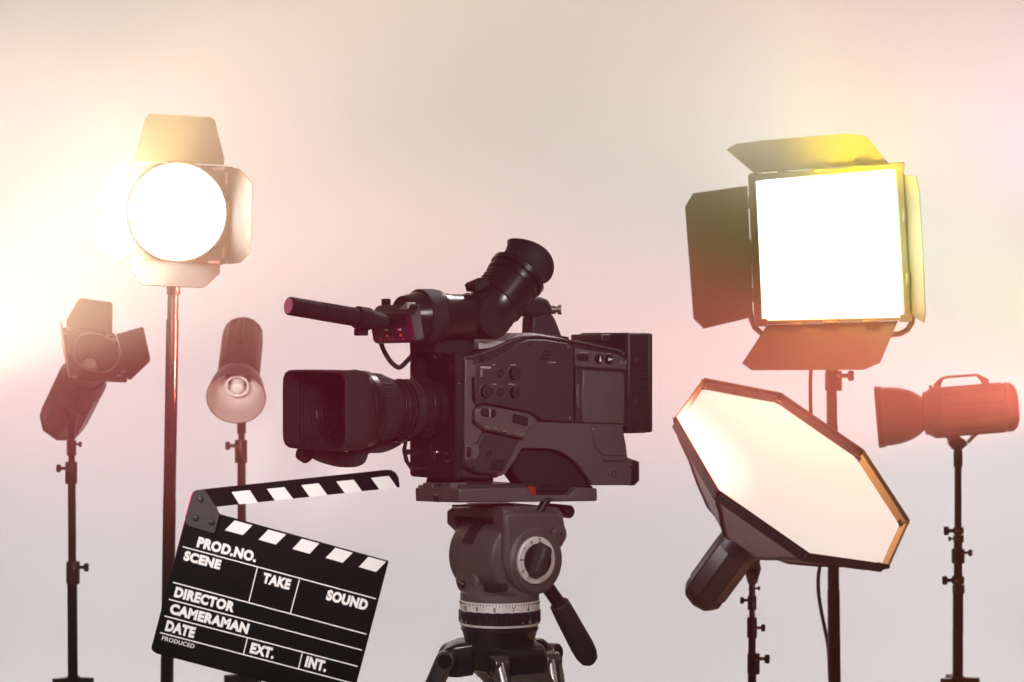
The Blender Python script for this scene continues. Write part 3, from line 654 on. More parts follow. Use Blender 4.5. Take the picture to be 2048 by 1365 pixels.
# ------------------------------------------------------------------ light stands
SG = 'black light stands holding the studio lights'
def stand(label, Y, secs, collars, hub=None, group=SG, spread=.30):
    """secs: (px0,py0,px1,py1,width px); collars: (px,py0,py1,width,[(side,py,size px)])"""
    base = P(secs[-1][2], secs[-1][3], Y)
    t = thing('light_stand', label, 'light stand', T((base.x, base.y, 0)), group)
    I = T((base.x, base.y, 0)).inverted(); s = K * Y
    for k, (x0, y0, x1, y1, wd) in enumerate(secs):
        a, b = I @ P(x0, y0, Y), I @ P(x1, y1, Y)
        if k == len(secs) - 1: b = Vector((b.x, b.y, .16))
        g = G(); g.cyl(a, b, wd * s / 2, n=28); obj('pole', g, polem, t)
    for (x, y0, y1, wd, kn) in collars:
        a, b = I @ P(x, y1, Y), I @ P(x, y0, Y); L = (b - a).length; r = wd * s / 2
        g = G(); g.lathe([(0, r * .96), (L * .06, r), (L * .94, r), (L, r * .92)], a, b - a, 28); c = obj('collar', g, darkmet, t)
        for sd, ky, kz in kn:
            p = I @ P(x + sd * wd * .5, ky, Y); z = kz * s
            g = G(); g.cyl(p - Vector((sd * .3 * z, 0, 0)), p + Vector((sd * z * .55, 0, 0)), z * .22, n=14)
            q = p + Vector((sd * z * .55, 0, 0)); 
            g.loft([[q + Vector((sd * h * z, -v * z * .45 - .2 * z * k2, u * z)) for u, v in rrect(.52 * k2, .42 * k2, .2, 4)] for h, k2 in ((0, .75), (.12, 1), (.5, 1), (.6, .8))])
            obj('knob', g, polem, c)
            g = G(); g.lathe([(0, z * .16), (.02 * s / s * .1, z * .14)], p + Vector((-sd * wd * .28 * s, -r * .97, 0)), (0, -1, 0), 14); obj('rivet', g, chrome, c)
    zh = hub if hub else .3
    g = G(); r = secs[-1][4] * s / 2
    g.lathe([(zh - .05, r * 1.15), (zh - .045, r * 1.5), (zh - .005, r * 1.5), (zh, r * 1.2)], (0, 0, 0), (0, 0, 1), 28)
    for k in range(3):
        an = R(100 + 120 * k); e = Vector((math.cos(an), math.sin(an), 0)); g.box(e * (r * 1.5 + .012) + Vector((0, 0, zh - .025)), (.05, .024, .044), Matrix.Rotation(an, 3, 'Z'))
    obj('hub', g, polem, t, .002)
    for k in range(3):
        an = R(100 + 120 * k); e = Vector((math.cos(an), math.sin(an), 0))
        g = G(); g.tube([e * (r * 1.5 + .02) + Vector((0, 0, zh - .03)), e * spread + Vector((0, 0, .012))], .009, 12)
        g.tube([e * (r + .004) + Vector((0, 0, .165)), e * spread * .5 + Vector((0, 0, (zh - .03) * .52))], .005, 8)
        lg = obj('leg', g, polem, t); g = G(); g.lathe([(0, .013), (.02, .012), (.024, .008)], e * spread, (0, 0, 1), 14); obj('rubber_foot', g, rubber, lg)
    return t
def zat(py, Y): return CZ - (py - 682.5) * K * Y
Y1, Y2, Y3, Y4, Y5, Y6 = 6.1, 5.5, 6.4, 5.42, 5.75, 6.1
stand('black light stand at the far left under the tilted barn door strobe', Y1,
      [(143, 838, 143, 880, 14), (143.5, 905, 143.5, 930, 13), (143.5, 960, 144.5, 1128, 16), (144.5, 1160, 146.5, 1360, 20)],
      [(143, 881, 911, 19, [(1, 889, 10)]), (142.5, 924, 968, 24, [(-1, 937, 15)]), (146, 1123, 1168, 27, [(1, 1135, 16)])], zat(1352, Y1))
stand('thick plain black pole stand holding the large round lamp above the clapperboard', Y2,
      [(347, 560, 345, 640, 22), (345, 640, 339, 1000, 25), (339, 1000, 331, 1365, 26)], [(347, 566, 590, 27, [])], .22)
stand('black light stand behind the clapperboard holding the round dish strobe', Y3,
      [(483, 846, 483, 868, 18), (483, 868, 483, 884, 13), (483, 920, 485, 1365, 17)], [(482, 880, 926, 25, [(-1, 892, 16)])], zat(1345, Y3))
stand('short black light stand under the octagonal softbox head', Y4,
      [(1504, 1150, 1504, 1192, 13), (1504, 1218, 1504, 1238, 12), (1504, 1272, 1504, 1310, 15), (1504, 1345, 1505, 1372, 17)],
      [(1504, 1192, 1220, 18, [(-1, 1201, 13)]), (1504, 1235, 1276, 20, [(1, 1256, 14)]), (1507, 1307, 1348, 25, [(1, 1318, 17)]), (1504, 1174, 1180, 14, [(1, 1177, 8)])], .28)
stand('thick black pole stand behind the octagonal softbox holding the square panel light', Y5,
      [(1663, 745, 1664, 850, 21), (1664, 850, 1667, 1180, 23), (1667, 1180, 1671, 1365, 25)], [(1667, 742, 782, 34, [(1, 752, 20)])], .24)
stand('black light stand at the far right with four clamps under the sideways strobe', Y6,
      [(1916, 900, 1916, 932, 16), (1916, 930, 1916, 1086, 14), (1916, 1084, 1916, 1190, 17), (1916, 1186, 1915, 1362, 21)],
      [(1916, 903, 934, 18, []), (1917, 1055, 1068, 21, [(-1, 1062, 17)]), (1917, 1070, 1085, 21, [(-1, 1078, 9)]), (1916, 1098, 1127, 26, [(1, 1106, 13)]), (1916, 1153, 1168, 25, [(-1, 1161, 17)]), (1917, 1170, 1187, 24, [])], zat(1352, Y6))

# ------------------------------------------------------------------ barn doors
def flap(pxs, h0, h1, nrm, tilt, I, outward, th=.0025):
    """flat metal leaf: outline in photo pixels read on a plane through the hinge h0-h1 tilted from the lamp face"""
    h = (h1 - h0).normalized(); o = Vector(outward); o = (o - h * o.dot(h)); o = (o - nrm * o.dot(nrm)).normalized()
    f = o * math.cos(R(tilt)) + nrm * math.sin(R(tilt)); pn = h.cross(f).normalized()
    pts = [phit(x, y, h0, pn) for x, y in pxs]
    g = G(); g.prism([I @ p for p in pts], (I.to_3x3() @ pn) * th); return g
def barn(root, frame_px, flaps, nrm, p0, mat=flapm, bev=.0008):
    I = root.matrix_world.inverted()
    fr = [phit(x, y, p0, nrm) for x, y in frame_px]            # TL TR BR BL
    ups = {'t': (0, 1, Vector((0, 0, 1))), 'r': (1, 2, Vector((1, 0, 0))), 'b': (2, 3, Vector((0, 0, -1))), 'l': (3, 0, Vector((-1, 0, 0)))}
    for key, pxs, tilt in flaps:
        i, j, o = ups[key]
        obj('barn_door', flap(pxs, fr[i], fr[j], nrm, tilt, I, o), mat, root, bev)
    return fr

# large round lamp
c0 = P(356, 425, 5.4); nrm = Vector((-.04, -1, -.06)).normalized()
lm = basis(c0, nrm)
la = thing('studio_lamp', 'large lit round studio lamp with four open barn doors glowing at upper left', 'studio lamp', lm, 'lights on the stands')
I = lm.inverted(); U = 1.19e-3
fpx = [(257, 322), (466, 334), (458, 531), (246, 518)]
fr = barn(la, fpx, [('t', [(270, 322), (272, 308), (291, 238), (299, 228), (421, 235), (430, 242), (449, 318), (448, 331)], -12),
                    ('r', [(464, 336), (478, 337), (505, 366), (506, 380), (502, 506), (480, 527), (458, 529)], 62),
                    ('b', [(262, 521), (441, 530), (440, 548), (412, 574), (404, 577), (290, 572), (282, 569), (261, 540)], 58),
                    ('l', [(255, 323), (233, 325), (226, 328), (196, 382), (190, 500), (204, 510), (230, 519), (248, 517)], 62)], nrm, c0)
g = G(); o8 = [I @ phit(x, y, c0, nrm) for x, y in fpx]
N = 64; outer = []; inner = []
for i in range(N):
    a = 2 * math.pi * i / N
    inner.append(Vector((0, math.cos(a) * .1155, math.sin(a) * .1155)))
    # outer boundary of the plate along this direction
    best = None
    for k in range(4):
        p, q = o8[k], o8[(k + 1) % 4]; d1 = Vector((math.cos(a), math.sin(a))); e = Vector((q.y - p.y, q.z - p.z))
        den = d1.x * e.y - d1.y * e.x
        if abs(den) < 1e-9: continue
        t = (p.y * e.y - p.z * e.x) / den; s_ = (p.y * d1.y - p.z * d1.x) / den
        if t > 0 and -1e-6 <= s_ <= 1 + 1e-6: best = t if best is None else min(best, t)
    outer.append(Vector((0, math.cos(a) * best, math.sin(a) * best)))
dx = Vector((.012, 0, 0))
rs = [g.ring(x) for x in ([p - dx for p in outer], outer, inner, [p - dx for p in inner])]
g.skin(rs + [rs[0]], (False, False)); obj('door_frame', g, flapm, la, .001)
g = G()
for (x, y, w_, h_) in ((281, 328, 22, 5), (262, 345, 5, 22), (437, 338, 22, 5), (453, 356, 5, 22), (257, 497, 5, 22), (274, 516, 24, 5), (447, 507, 5, 22), (428, 524, 22, 5)):
    p = I @ phit(x, y, c0, nrm); g = G(); g.box(p + Vector((.001, 0, 0)), (.003, w_ * U, h_ * U)); obj('hinge_clip', g, lgrey, la)
g = G(); g.torus((.003, 0, 0), (1, 0, 0), .1165, .003, 72); obj('lens_ring', g, steel, la)
g = G()
prl = [(-.02, .113), (.0, .113)] + [(.012 * (1 - (r / .113) ** 2) + .0, r) for r in (.11, .095, .08, .06, .04, .02, .0005)]
g.lathe(prl, (-.004, 0, 0), (1, 0, 0), 72); obj('lens', g, lampm, la)
g = G(); g.lathe([(-.25, .03), (-.248, .085), (-.22, .105), (-.06, .118), (-.013, .121)], (0, 0, 0), (1, 0, 0), 48); obj('housing', g, strobed, la)
g = G(); pj = I @ P(347, 572, 5.5); g.tube([pj, Vector((-.1, 0, -.125)), Vector((-.1, 0, -.1))], .012, 16); g.box((-.1, 0, -.122), (.05, .06, .02)); obj('mount', g, strobed, la)

# ------------------------------------------------------------------ strobe heads
def strobe_body(root, x0, x1, r, n=8, tail=True, m=strobem):
    """faceted housing along local X from x1 (back) to x0 (front)"""
    rot = math.pi / n
    def oct_(rr): return [(math.cos(rot + 2 * math.pi * i / n) * rr, math.sin(rot + 2 * math.pi * i / n) * rr) for i in range(n)]
    def sx(x, rr): return [Vector((x, y, z)) for y, z in oct_(rr)]
    g = G(); g.loft([sx(x1 + .03, r * .98), sx(x1 + .034, r), sx(x0 - .012, r), sx(x0 - .008, r * .97)]); b = obj('housing', g, m, root, .003)
    g = G(); g.loft([sx(x1 - .006, r * .55), sx(x1, r * .82), sx(x1 + .012, r * .99), sx(x1 + .0295, r * 1.01)]); obj('end_cap', g, strobed, root, .004)
    g = G(); g.lathe([(x0 - .012, r * 1.02), (x0 + .012, r * 1.02), (x0 + .03, r * .86), (x0 + .034, r * .86)], (0, 0, 0), (1, 0, 0), 40); obj('collar', g, strobed, root)
    g = G()
    for i in range(n):
        a = rot + 2 * math.pi * i / n
        g.tube([Vector((x1 + .035, math.cos(a) * r * .995, math.sin(a) * r * .995)), Vector((x0 - .013, math.cos(a) * r * .995, math.sin(a) * r * .995))], .0018, 6)
    obj('seam', g, strobed, b)
def bracket(root, p_top, p_bot, wd=.03):
    I = root.matrix_world.inverted(); a, b = I @ p_top, I @ p_bot
    m = a.lerp(b, .5); up = (a - b).normalized(); x_ = Vector((1, 0, 0)); x_ = (x_ - up * x_.dot(up)).normalized(); y_ = up.cross(x_)
    L = (a - b).length; g = G()
    g.loft([[b + up * t * L + x_ * u + y_ * v for u, v in rrect(wd * k, wd * .55 * k2, wd * .2, 4)] for t, k, k2 in ((-.1, .35, .7), (.15, .45, .8), (.5, .62, .9), (.8, .5, .9), (1.05, .7, .9), (1.2, .75, .8))])
    br = obj('bracket', g, strobed, root, .001)
    g = G(); g.lathe([(-wd * .9, wd * .3), (wd * .9, wd * .3)], m, y_, 20); g.lathe([(wd * .9, wd * .42), (wd * 1.15, wd * .42), (wd * 1.25, wd * .3)], m, y_, 12); obj('tilt_knob', g, polem, br)

# tilted barn door strobe, far left
ax = Vector((.40, -.73, .55)).normalized(); c1 = P(191, 706, 5.98); m1_ = basis(c1, ax)
sb = thing('strobe_light', 'small unlit strobe tilted up with two open barn doors at far left', 'strobe light', m1_, 'lights on the stands')
I1 = m1_.inverted(); U1 = K * 6.0
fpx1 = [(124, 653), (231, 667), (258, 762), (140, 757)]
fr1 = [phit(x, y, c1, ax) for x, y in fpx1]
g = G(); q4 = [I1 @ p for p in fr1]; N = 56; outer = []; inner = []
RI = 47 * U1
for i in range(N):
    a = 2 * math.pi * i / N; inner.append(Vector((0, math.cos(a) * RI, math.sin(a) * RI)))
    best = .2
    for k in range(4):
        p, q = q4[k], q4[(k + 1) % 4]; d1 = Vector((math.cos(a), math.sin(a))); e = Vector((q.y - p.y, q.z - p.z)); den = d1.x * e.y - d1.y * e.x
        if abs(den) < 1e-9: continue
        t = (p.y * e.y - p.z * e.x) / den; s_ = (p.y * d1.y - p.z * d1.x) / den
        if t > 0 and -1e-6 <= s_ <= 1 + 1e-6: best = min(best, t)
    best = max(best, RI + .003); outer.append(Vector((0, math.cos(a) * best, math.sin(a) * best)))
dx = Vector((.01, 0, 0)); rs = [g.ring(x) for x in ([p - dx for p in outer], outer, inner, [p - dx for p in inner])]
g.skin(rs + [rs[0]], (False, False)); obj('door_frame', g, flapm, sb, .0008)
ups = ((0, 1, 't'), (1, 2, 'r'), (3, 0, 'l'))
zz_ = m1_.to_3x3() @ Vector((0, 0, 1)); yy_ = m1_.to_3x3() @ Vector((0, 1, 0))
obj('barn_door', flap([(133, 654), (133, 640), (157, 599), (163, 597), (221, 605), (225, 609), (224, 668)], fr1[0], fr1[1], ax, 12, I1, zz_), flapm, sb, .0008)
obj('barn_door', flap([(232, 668), (238, 668), (283, 655), (287, 657), (300, 718), (299, 724), (262, 760), (256, 760)], fr1[1], fr1[2], ax, 0, I1, Vector((1, 0, 0))), flapm, sb, .0008)
obj('barn_door', flap([(124, 654), (120, 642), (124, 690), (136, 752), (140, 757)], fr1[3], fr1[0], ax, 70, I1, Vector((-1, 0, 0))), flapm, sb, .0008)
g = G()
for (x, y) in ((136, 661), (218, 671), (228, 680), (130, 668), (237, 752), (246, 745), (150, 755)): g = G(); g.box(I1 @ phit(x, y, c1, ax) + Vector((.001, 0, 0)), (.003, 11 * U1, 5 * U1)); obj('hinge_clip', g, lgrey, sb)
g = G(); g.torus((.002, 0, 0), (1, 0, 0), RI, .003, 56); obj('front_ring', g, steel, sb)
g = G(); g.lathe([(-.012, RI * .99), (-.04, RI * .93), (-.08, RI * .72), (-.1, RI * .5)], (0, 0, 0), (1, 0, 0), 48, caps=(False, True)); obj('reflector_bowl', g, reflm, sb)
g = G(); g.lathe([(-.011, RI * 1.04), (-.045, RI * .98), (-.09, RI * .76), (-.115, RI * .7)], (0, 0, 0), (1, 0, 0), 48, caps=(False, False)); obj('reflector_shell', g, reflm, sb)
g = G(); g.lathe([(-.1, .02), (-.06, .022), (-.05, .016), (-.046, .004)], (0, 0, 0), (1, 0, 0), 24); obj('bulb', g, bulbm, sb)
strobe_body(sb, -.14, -.36, .064)
bracket(sb, P(144, 806, 6.09), P(143, 842, 6.1))

# dish strobe behind the clapperboard
ph_ = R(29); ax = Vector((.05, -math.cos(ph_), -math.sin(ph_))).normalized(); c2 = P(472, 797, 6.2); m2 = basis(c2, ax); U2 = K * 6.2
sd = thing('strobe_light', 'unlit dish strobe facing down with silver round reflector above the clapperboard', 'strobe light', m2, 'lights on the stands')
RR = 58 * U2
def dish(root, RR, L, rn, shell=reflm, inside=silverm):
    pr = [(0, RR * 1.02), (-.004, RR * 1.03), (-.02, RR * 1.0), (-.021, RR * .97)]
    for i in range(9):
        f = i / 8; pr.append((-.022 - (L - .022) * f, RR * .97 + (rn - RR * .97) * (f ** 1.8 * .55 + f ** 4 * .45)))
    g = G(); pin = [(t - .0, r - .003) for t, r in reversed(pr[3:])]
    g.lathe(pr[::-1] + [(0, RR * 1.0)], (0, 0, 0), (1, 0, 0), 64, caps=(False, False)); obj('reflector', g, shell, root)
    g = G(); g.lathe([(-L + .002, .001)] + [(-L + .002, rn * .95)] + [(t, r - .004) for t, r in reversed(pr[3:])] + [(-.001, RR * .995)], (0, 0, 0), (1, 0, 0), 64, caps=(False, False)); obj('reflector_lining', g, inside, root, sharp=60)
dish(sd, RR, .12, .036)
g = G(); g.torus((-.06, 0, .004), (1, 0, 0), .030, .0035, 40); fl = obj('flash_tube', g, bulbm, sd)
g = G(); g.lathe([(-.118, .017), (-.07, .019), (-.05, .017), (-.042, .010), (-.040, .001)], (0, 0, 0), (1, 0, 0), 28); obj('modelling_bulb', g, bulbm, sd)
g = G()
for k in range(6): a = R(60 * k); g.cyl((-.117, math.cos(a) * .026, math.sin(a) * .026), (-.113, math.cos(a) * .026, math.sin(a) * .026), .004, n=10)
obj('socket', g, strobed, sd)
strobe_body(sd, -.15, -.375, .057, 16)
g = G(); g.box((-.26, 0, .072), (.13, .02, .010)); g.box((-.20, 0, .063), (.014, .02, .024)); g.box((-.32, 0, .063), (.014, .02, .024)); obj('carry_handle', g, greyp, sd, .003)
g = G()
for sx_ in (-1, 1):
    for k in range(3):
        for j in range(2): g.box((-.345 + j * .014, sx_ * (.019 + k * .004), .0545 - k * .0012), (.009, .0018, .006))
obj('vent_slot', g, soot, sd)
bracket(sd, P(483, 815, 6.39), P(483, 848, 6.4), .028)

# sideways strobe, far right
ax = Vector((-.985, .17, -.085)).normalized(); c3 = P(1753, 835, 6.15); m3 = basis(c3, ax); U3 = K * 6.1
sr_ = thing('strobe_light', 'unlit strobe lying sideways with carry handle and deep reflector at far right', 'strobe light', m3, 'lights on the stands')
dish(sr_, 61 * U3, .125, .045)
strobe_body(sr_, -.165, -.37, .068, 12)
g = G(); g.lathe([(-.125, .05), (-.128, .058), (-.165, .060), (-.17, .064)], (0, 0, 0), (1, 0, 0), 40); g.cyl((-.15, 0, .058), (-.15, 0, .075), .004, n=10); obj('reflector_mount', g, strobed, sr_)
I3 = m3.inverted()
hx = [(1869, 778), (1869, 769), (1884, 755), (1898, 752), (1956, 748), (1978, 759), (1979, 770), (1967, 770), (1963, 762), (1955, 753), (1900, 757), (1888, 759), (1883, 768), (1883, 778)]
pv = [I3 @ phit(x, y, P(1920, 810, 6.15), Vector((0, -1, 0))) for x, y in hx]
g = G(); g.prism([p + Vector((0, -.01, 0)) for p in pv], I3.to_3x3() @ Vector((0, .02, 0))); obj('carry_handle', g, strobem, sr_, .002)
tri = [(1884, 866), (1889, 861), (1957, 859), (1960, 866), (1938, 888), (1936, 885), (1950, 868), (1922, 868), (1920, 874), (1930, 880), (1936, 890), (1924, 900), (1916, 904), (1908, 900), (1900, 890), (1898, 880), (1890, 873)]
pv = [I3 @ phit(x, y, P(1916, 880, 6.1), Vector((0, -1, 0))) for x, y in tri]
g = G(); g.prism([p for p in pv], I3.to_3x3() @ Vector((0, .03, 0))); obj('bracket', g, strobed, sr_, .002)
g = G()
for k in range(3): g.box((-.35, .0, 0) if 0 else (-.352, -.0685, -.004 + k * .006), (.02, .002, .0016))
obj('vent_slot', g, lgrey, sr_)

# ------------------------------------------------------------------ octagonal softbox and its head
cO = P(1587, 942, 5.15); uO = K * 5.15
e1 = Vector((243, 69, -108)).normalized(); e2 = Vector((0, -231.5, -148)).normalized(); nO = Vector((.466, -.476, .745)).normalized()
RO = 274.7 * uO
mo = basis(cO, nO, e1)
so = thing('softbox', 'white lit octagonal softbox with black cloth sides tilted up on the right', 'softbox', mo)
Io = mo.to_3x3().inverted()
E1, E2 = Io @ e1, Io @ e2
def ov(k, r, x): a = R(45 * k); return (E1 * math.cos(a) + E2 * math.sin(a)) * r + Vector((x, 0, 0))
def octo(r, x, sag=0., sub=5):
    out = []
    for k in range(8):
        for j in range(sub):
            f = j / sub; p = ov(k, r, x).lerp(ov(k + 1, r, x), f); out.append(p - Vector((0, p.y, p.z)) * sag * 4 * f * (1 - f))
    return out
g = G()
g.loft([octo(RO * 1.0, .003), octo(RO * .95, -.02, .006), octo(RO * .85, -.05, .012), octo(RO * .72, -.082, .018), octo(RO * .56, -.13, .018), octo(RO * .38, -.178, .01), octo(RO * .24, -.2, 0)], (False, True))
ob = obj('side_cloth', g, clothm, so, sharp=20)
g = G()
for k in range(8):
    pr_ = [(1.0, .0), (.951, -.02), (.852, -.05), (.722, -.082), (.562, -.13), (.382, -.178), (.24, -.2)]
    g.tube([ov(k, RO * r, x) for r, x in pr_], .004, 8)
obj('rib_seam', g, lipm, ob)
g = G(); g.loft([octo(RO * .976, -.024), octo(RO * .984, -.006), octo(RO * .990, .0055), octo(RO * .998, .006), octo(RO * 1.002, .001), octo(RO * .998, -.001)], (False, False)); obj('rim', g, lipm, so, sharp=25)
g = G(); rr_ = g.ring(octo(RO * .978, -.018, .0)); mid_ = g.bm.verts.new((-.008, 0, 0))
n_ = len(rr_)
r2_ = g.ring(octo(RO * .5, -.010, 0)); g.skin([rr_, r2_], (False, False))
for i in range(n_): g.bm.faces.new((r2_[i], r2_[(i + 1) % n_], mid_))
obj('diffuser', g, diffm, so)
for k in range(8):
    g = G(); a = ov(k, RO * .962, -.012); t_ = (ov(k + 1, 1, 0) - ov(k - 1, 1, 0)).normalized(); inn = -ov(k, 1, 0).normalized()
    g.prism([a + t_ * .012, a - t_ * .014 + inn * .002, a + inn * .014 + t_ * .002], (.003, 0, 0)); obj('corner_tab', g, lipm, so)
axo = nO; ms = basis(cO - nO * .205, nO, (0, 0, 1))
sh = thing('strobe_light', 'black strobe head plugged into the back of the octagonal softbox', 'strobe light', ms, 'lights on the stands')
strobe_body(sh, -.03, -.215, .05)
bracket(sh, P(1504, 1110, 5.36), P(1504, 1158, 5.41), .032)

# ------------------------------------------------------------------ square panel light
nP = Vector((-.10, -1, -.05)).normalized(); c5 = P(1660, 490, 5.6); m5 = basis(c5, nP)
lp = thing('panel_light', 'large lit square panel light with four black barn doors at upper right', 'panel light', m5, 'lights on the stands')
I5 = m5.inverted(); U5 = K * 5.6
fpx5 = [(1496, 350), (1806, 325), (1823, 640), (1509, 650)]
fr5 = barn(lp, fpx5, [('t', [(1508, 347), (1453, 300), (1472, 288), (1520, 282), (1697, 267), (1733, 273), (1776, 326), (1780, 327)], -4),
                      ('l', [(1495, 372), (1386, 387), (1370, 414), (1387, 638), (1407, 658), (1500, 636), (1506, 636)], -4),
                      ('b', [(1533, 650), (1796, 642), (1760, 726), (1728, 740), (1503, 741), (1484, 727), (1528, 660)], -4),
                      ('r', [(1808, 350), (1833, 353), (1840, 385), (1852, 622), (1849, 646), (1822, 630)], 66)], nP, c5)
inn = [I5 @ phit(x, y, c5, nP) for x, y in ((1512, 362), (1789, 339), (1806, 634), (1525, 641))]
outq = [I5 @ p for p in fr5]
g = G(); d1 = Vector((.014, 0, 0)); d2 = Vector((-.05, 0, 0))
rs = [g.ring(x) for x in ([p + d2 for p in outq], [p + d1 for p in outq], [p + d1 for p in inn], [p + Vector((-.006, 0, 0)) for p in inn])]
g.skin(rs, (True, False)); obj('frame', g, flapm, lp, .003)
g = G(); g.prism([p * .999 + Vector((-.004, 0, 0)) for p in inn], (.005, 0, 0)); obj('led_face', g, ledm, lp)
g = G()
for x, y in ((1512, 355), (1795, 333), (1812, 636), (1522, 645)):
    p = I5 @ phit(x, y, c5, nP); g = G(); g.box(p + Vector((.012, 0, 0)), (.016, 26 * U5, 16 * U5)); obj('corner_clip', g, flapm, lp, .002)
for x, y, sgn in ((1500, 405, 0), (1503, 500, 0), (1505, 590, 0), (1808, 430, 0), (1815, 560, 0)):
    p = I5 @ phit(x, y, c5, nP); g = G(); g.box(p + Vector((.014, 0, 0)), (.01, 7 * U5, 26 * U5)); obj('hinge', g, flapm, lp, .002)
for x, y in ((1570, 346), (1640, 340), (1720, 334), (1590, 648), (1660, 645), (1740, 643)):
    p = I5 @ phit(x, y, c5, nP); g = G(); g.box(p + Vector((.014, 0, 0)), (.01, 30 * U5, 6 * U5)); obj('hinge', g, flapm, lp, .002)
g = G()
def yk(pts): return [I5 @ phit(x, y, c5 - nP * .03, nP) for x, y in pts]
g.tube(yk([(1497, 480), (1500, 620), (1503, 640), (1510, 656), (1524, 668), (1545, 674), (1600, 676), (1664, 678), (1760, 672), (1800, 668), (1815, 660), (1824, 645), (1826, 625), (1818, 480)]), .007, 12)
obj('yoke', g, darkmet, lp)
g = G(); pj = [I5 @ P(1664, y, Y5 - .02) for y in (668, 745)]; g.tube([pj[0] + Vector((-.03, 0, 0)), pj[1]], .016, 20); g.box((-.075, 0, 0), (.05, .26, .26)); obj('back_case', g, strobed, lp, .006)
# power cord of the panel light
cp_ = [(1630, 690), (1622, 735), (1621, 800), (1624, 880), (1636, 980), (1648, 1060), (1642, 1118), (1637, 1150), (1637, 1185), (1642, 1220), (1650, 1260), (1657, 1300), (1660, 1365)]
pts = [P(x, y, Y5 - .0 + (.03 if i < 12 else 0)) for i, (x, y) in enumerate(cp_)]
pts += [Vector((pts[-1].x + .01, pts[-1].y, .25)), Vector((pts[-1].x + .05, pts[-1].y + .05, .012)), Vector((pts[-1].x + .5, pts[-1].y + .4, .006))]
fine = []
for i in range(len(pts) - 1):
    p0, p1, p2, p3 = pts[max(i - 1, 0)], pts[i], pts[i + 1], pts[min(i + 2, len(pts) - 1)]
    for k in range(5):
        t = k / 5; fine.append(.5 * ((2 * p1) + (p2 - p0) * t + (2 * p0 - 5 * p1 + 4 * p2 - p3) * t * t + (3 * p1 - p0 - 3 * p2 + p3) * t ** 3))
g = G(); g.tube(fine, .0048, 10); cd = obj('power_cord', g, polem); cd['label'] = 'thin black cord hanging beside the thick pole behind the octagonal softbox'; cd['category'] = 'cord'

# ------------------------------------------------------------------ light, haze, render settings
w = bpy.data.worlds.new('World'); sc.world = w; w.use_nodes = True
w.node_tree.nodes['Background'].inputs[0].default_value = (1, .9, .86, 1); w.node_tree.nodes['Background'].inputs[1].default_value = .0
def area(n, loc, tgt, sx, sy, pw, c, spread=180):
    l = bpy.data.lights.new(n, 'AREA'); l.shape = 'RECTANGLE'; l.size = sx; l.size_y = sy; l.energy = pw; l.color = c; l.spread = R(spread)
    o = bpy.data.objects.new(n, l); col.objects.link(o); o.location = loc; o.rotation_euler = (Vector(tgt) - Vector(loc)).to_track_quat('-Z', 'Y').to_euler(); return o
def spot(n, px, py, Y, ang, cone, pw, c, tilt=-.2):
    l = bpy.data.lights.new(n, 'SPOT'); l.energy = pw; l.color = c; l.spot_size = R(cone); l.spot_blend = 1; l.shadow_soft_size = .04
    o = bpy.data.objects.new(n, l); col.objects.link(o); o.location = P(px, py, Y)
    a = R(ang); o.rotation_euler = Vector((math.cos(a), tilt, math.sin(a))).to_track_quat('-Z', 'Y').to_euler(); return o
DENS = .02
#LIGHTS-BEGIN
spot('lamp_flare_spot', 355, 425, 5.28, 180, 160, 220, (1, .93, .6), -0.1)  # extra spots at the lit round lamp, added for flare glow around it
spot('lamp_flare_spot', 355, 425, 5.28, 110, 110, 172.8, (1.000, 0.827, 0.261), -0.1)
spot('flare_spot', -550, 760, 4.9, 2, 40, 210.3, (1.000, 1.000, 1.000), 0)  # added spots out of view on the left, imitating the lens flare veil
spot('flare_spot', -800, 900, 2.6, 40, 40, 4605.0, (1.000, 0.693, 0.515), 0.1)
spot('flare_spot', -300, 700, 3.6, 0, 40, 30.7, (1.000, 0.000, 0.235), 0.05)
spot('flare_spot', -300, 820, 4.9, 32, 52, 4900, (1.000, 0.659, 0.422), 0)
spot('flare_spot', -350, 800, 3.5, 0, 50, 571.2, (1.000, 0.000, 0.107), -0.2)
spot('panel_flare_spot', 1660, 490, 5.42, -80, 160, 66, (1, .45, .12), -0.1)  # extra spots in front of the lit panel, added for its flare bloom
spot('panel_flare_spot', 1660, 490, 5.42, 0, 160, 60.3, (1.000, 0.997, 0.470), -0.1)
spot('panel_flare_spot', 1660, 490, 5.42, 120, 90, 333.2, (1.000, 1.000, 0.743), -0.15)
spot('panel_flare_spot', 1660, 490, 5.42, 75, 110, 422.5, (1.000, 0.771, 0.000), -0.1)
spot('flare_spot', 2400, 400, 4.9, 150, 90, 695.5, (1.000, 1.000, 1.000), 0)  # added spots out of view on the right, tinted like the flare
spot('flare_spot', 2400, 800, 4.9, 150, 50, 1200.2, (1.000, 1.000, 0.000), 0)
spot('flare_spot', 2350, 800, 4.9, 176, 36, 6653.1, (1.000, 0.221, 0.147), 0)
spot('flare_spot', 3000, 900, 2.6, 140, 40, 1874.0, (1.000, 0.041, 0.274), 0.1)
area('backdrop_fill', (0, 7.0, .06), (0, 8.5, 1.0), 4, .3, 40, (1.000, .965, .935), 120)  # added area lights out of view, brightening the backdrop
area('backdrop_fill', (-2.7, 6.6, 1.6), (-1.6, 8.5, 1.5), .5, 1.2, 12.5, (1.000, 1.000, 1.000), 120)
area('backdrop_fill', (2.7, 6.6, 1.6), (1.5, 8.5, 1.5), .5, 1.2, 16.4, (1.000, 1.000, 1.000), 120)
area('backdrop_fill', (0, 6.7, 3.2), (0, 8.5, 1.1), 4.5, .4, 7, (.25, .5, 1), 120)  # added cool fill from above, lifting blue on the backdrop
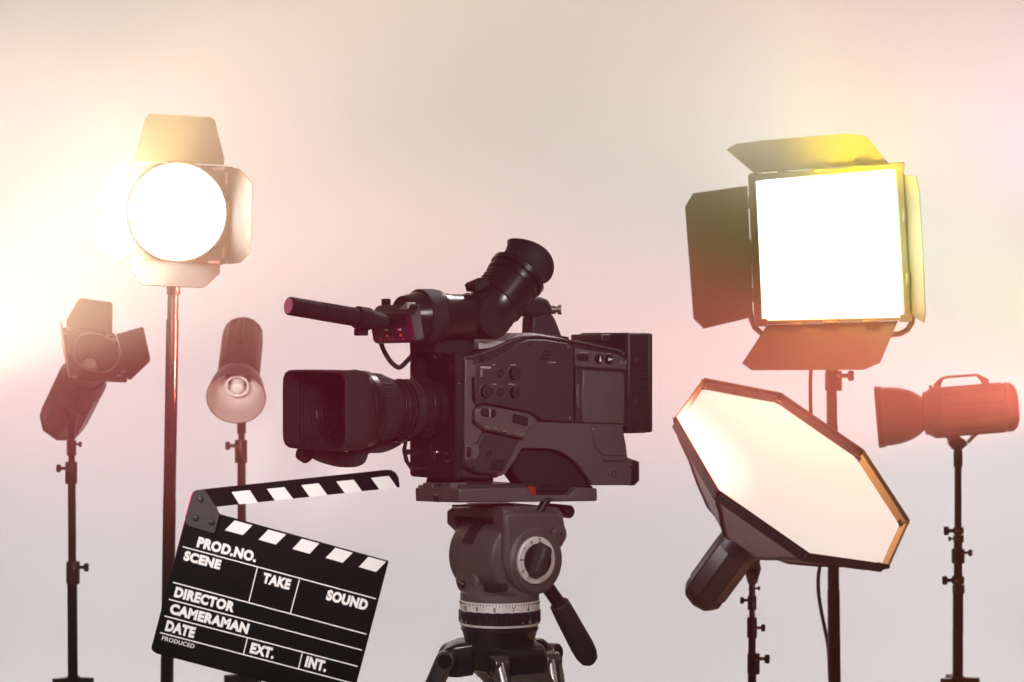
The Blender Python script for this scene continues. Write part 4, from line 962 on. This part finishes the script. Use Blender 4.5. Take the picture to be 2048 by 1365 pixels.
def aim(n, loc, tgt, cone, pw, c, size=.12):
    o = spot(n, 1024, 682, 1, 0, cone, pw, c); o.location = loc; o.data.shadow_soft_size = size; o.rotation_euler = (Vector(tgt) - Vector(loc)).to_track_quat('-Z', 'Y').to_euler()
aim('unseen_key_spot', (-.95, 1.9, 1.75), P(555, 1165, 3.3), 25, 160, (1, .93, .91), 0.12)  # added spot out of view, whitens the clapperboard stripes
aim('unseen_key_spot', (1.25, 2.3, 1.95), (.05, 4.0, 1.18), 26, 135, (1, .93, .91), 0.2)
aim('unseen_key_spot', (-.35, 1.2, 2.3), P(800, 950, 3.9), 22, 60, (1, .93, .91), 0.25)  # added front fill for camera and tripod, source unseen
aim('unseen_key_spot', (1.9, 3.6, .5), P(1450, 1080, 5.3), 14, 70, (1, .93, .91), 0.2)  # added spot out of view, lightens softbox cloth and its head
aim('unseen_key_spot', (.45, 1.4, 1.75), P(660, 810, 3.85), 11, 110, (1, .93, .91), 0.1)  # added narrow spot, opens up the lens hood interior
aim('unseen_key_spot', (.75, 5.6, 2.9), (.0, 4.0, 1.3), 24, 220, (1, .93, .91), 0.3)
aim('unseen_key_spot', (-.75, 2.4, 1.75), P(475, 760, 6.25), 5, 650, (1, .93, .91), 0.1)  # added narrow spot, brightens the unlit dish reflector
#LIGHTS-END
hz = bpy.data.materials.new('flare_haze'); hz.use_nodes = True; nt = hz.node_tree; nt.nodes.remove(nt.nodes['Principled BSDF'])
pv = nt.nodes.new('ShaderNodeVolumePrincipled'); pv.inputs['Color'].default_value = (.95, .93, .92, 1); pv.inputs['Density'].default_value = DENS; pv.inputs['Anisotropy'].default_value = 0
nt.links.new(pv.outputs[0], nt.nodes['Material Output'].inputs['Volume'])
g = G(); g.box((0, 2.4, 2.0), (10.6, 13.2, 6)); hb = obj('flare_haze', g, hz); hb['kind'] = 'stuff'  # added mist volume, stands in for the lens flare veil
sc.view_settings.view_transform = 'Standard'; sc.view_settings.look = 'None'; sc.view_settings.exposure = 0; sc.view_settings.gamma = 1
c = sc.cycles; c.use_denoising = True; c.max_bounces = 6; c.diffuse_bounces = 2; c.glossy_bounces = 3; c.volume_bounces = 0; c.transparent_max_bounces = 8
c.sample_clamp_indirect = 4
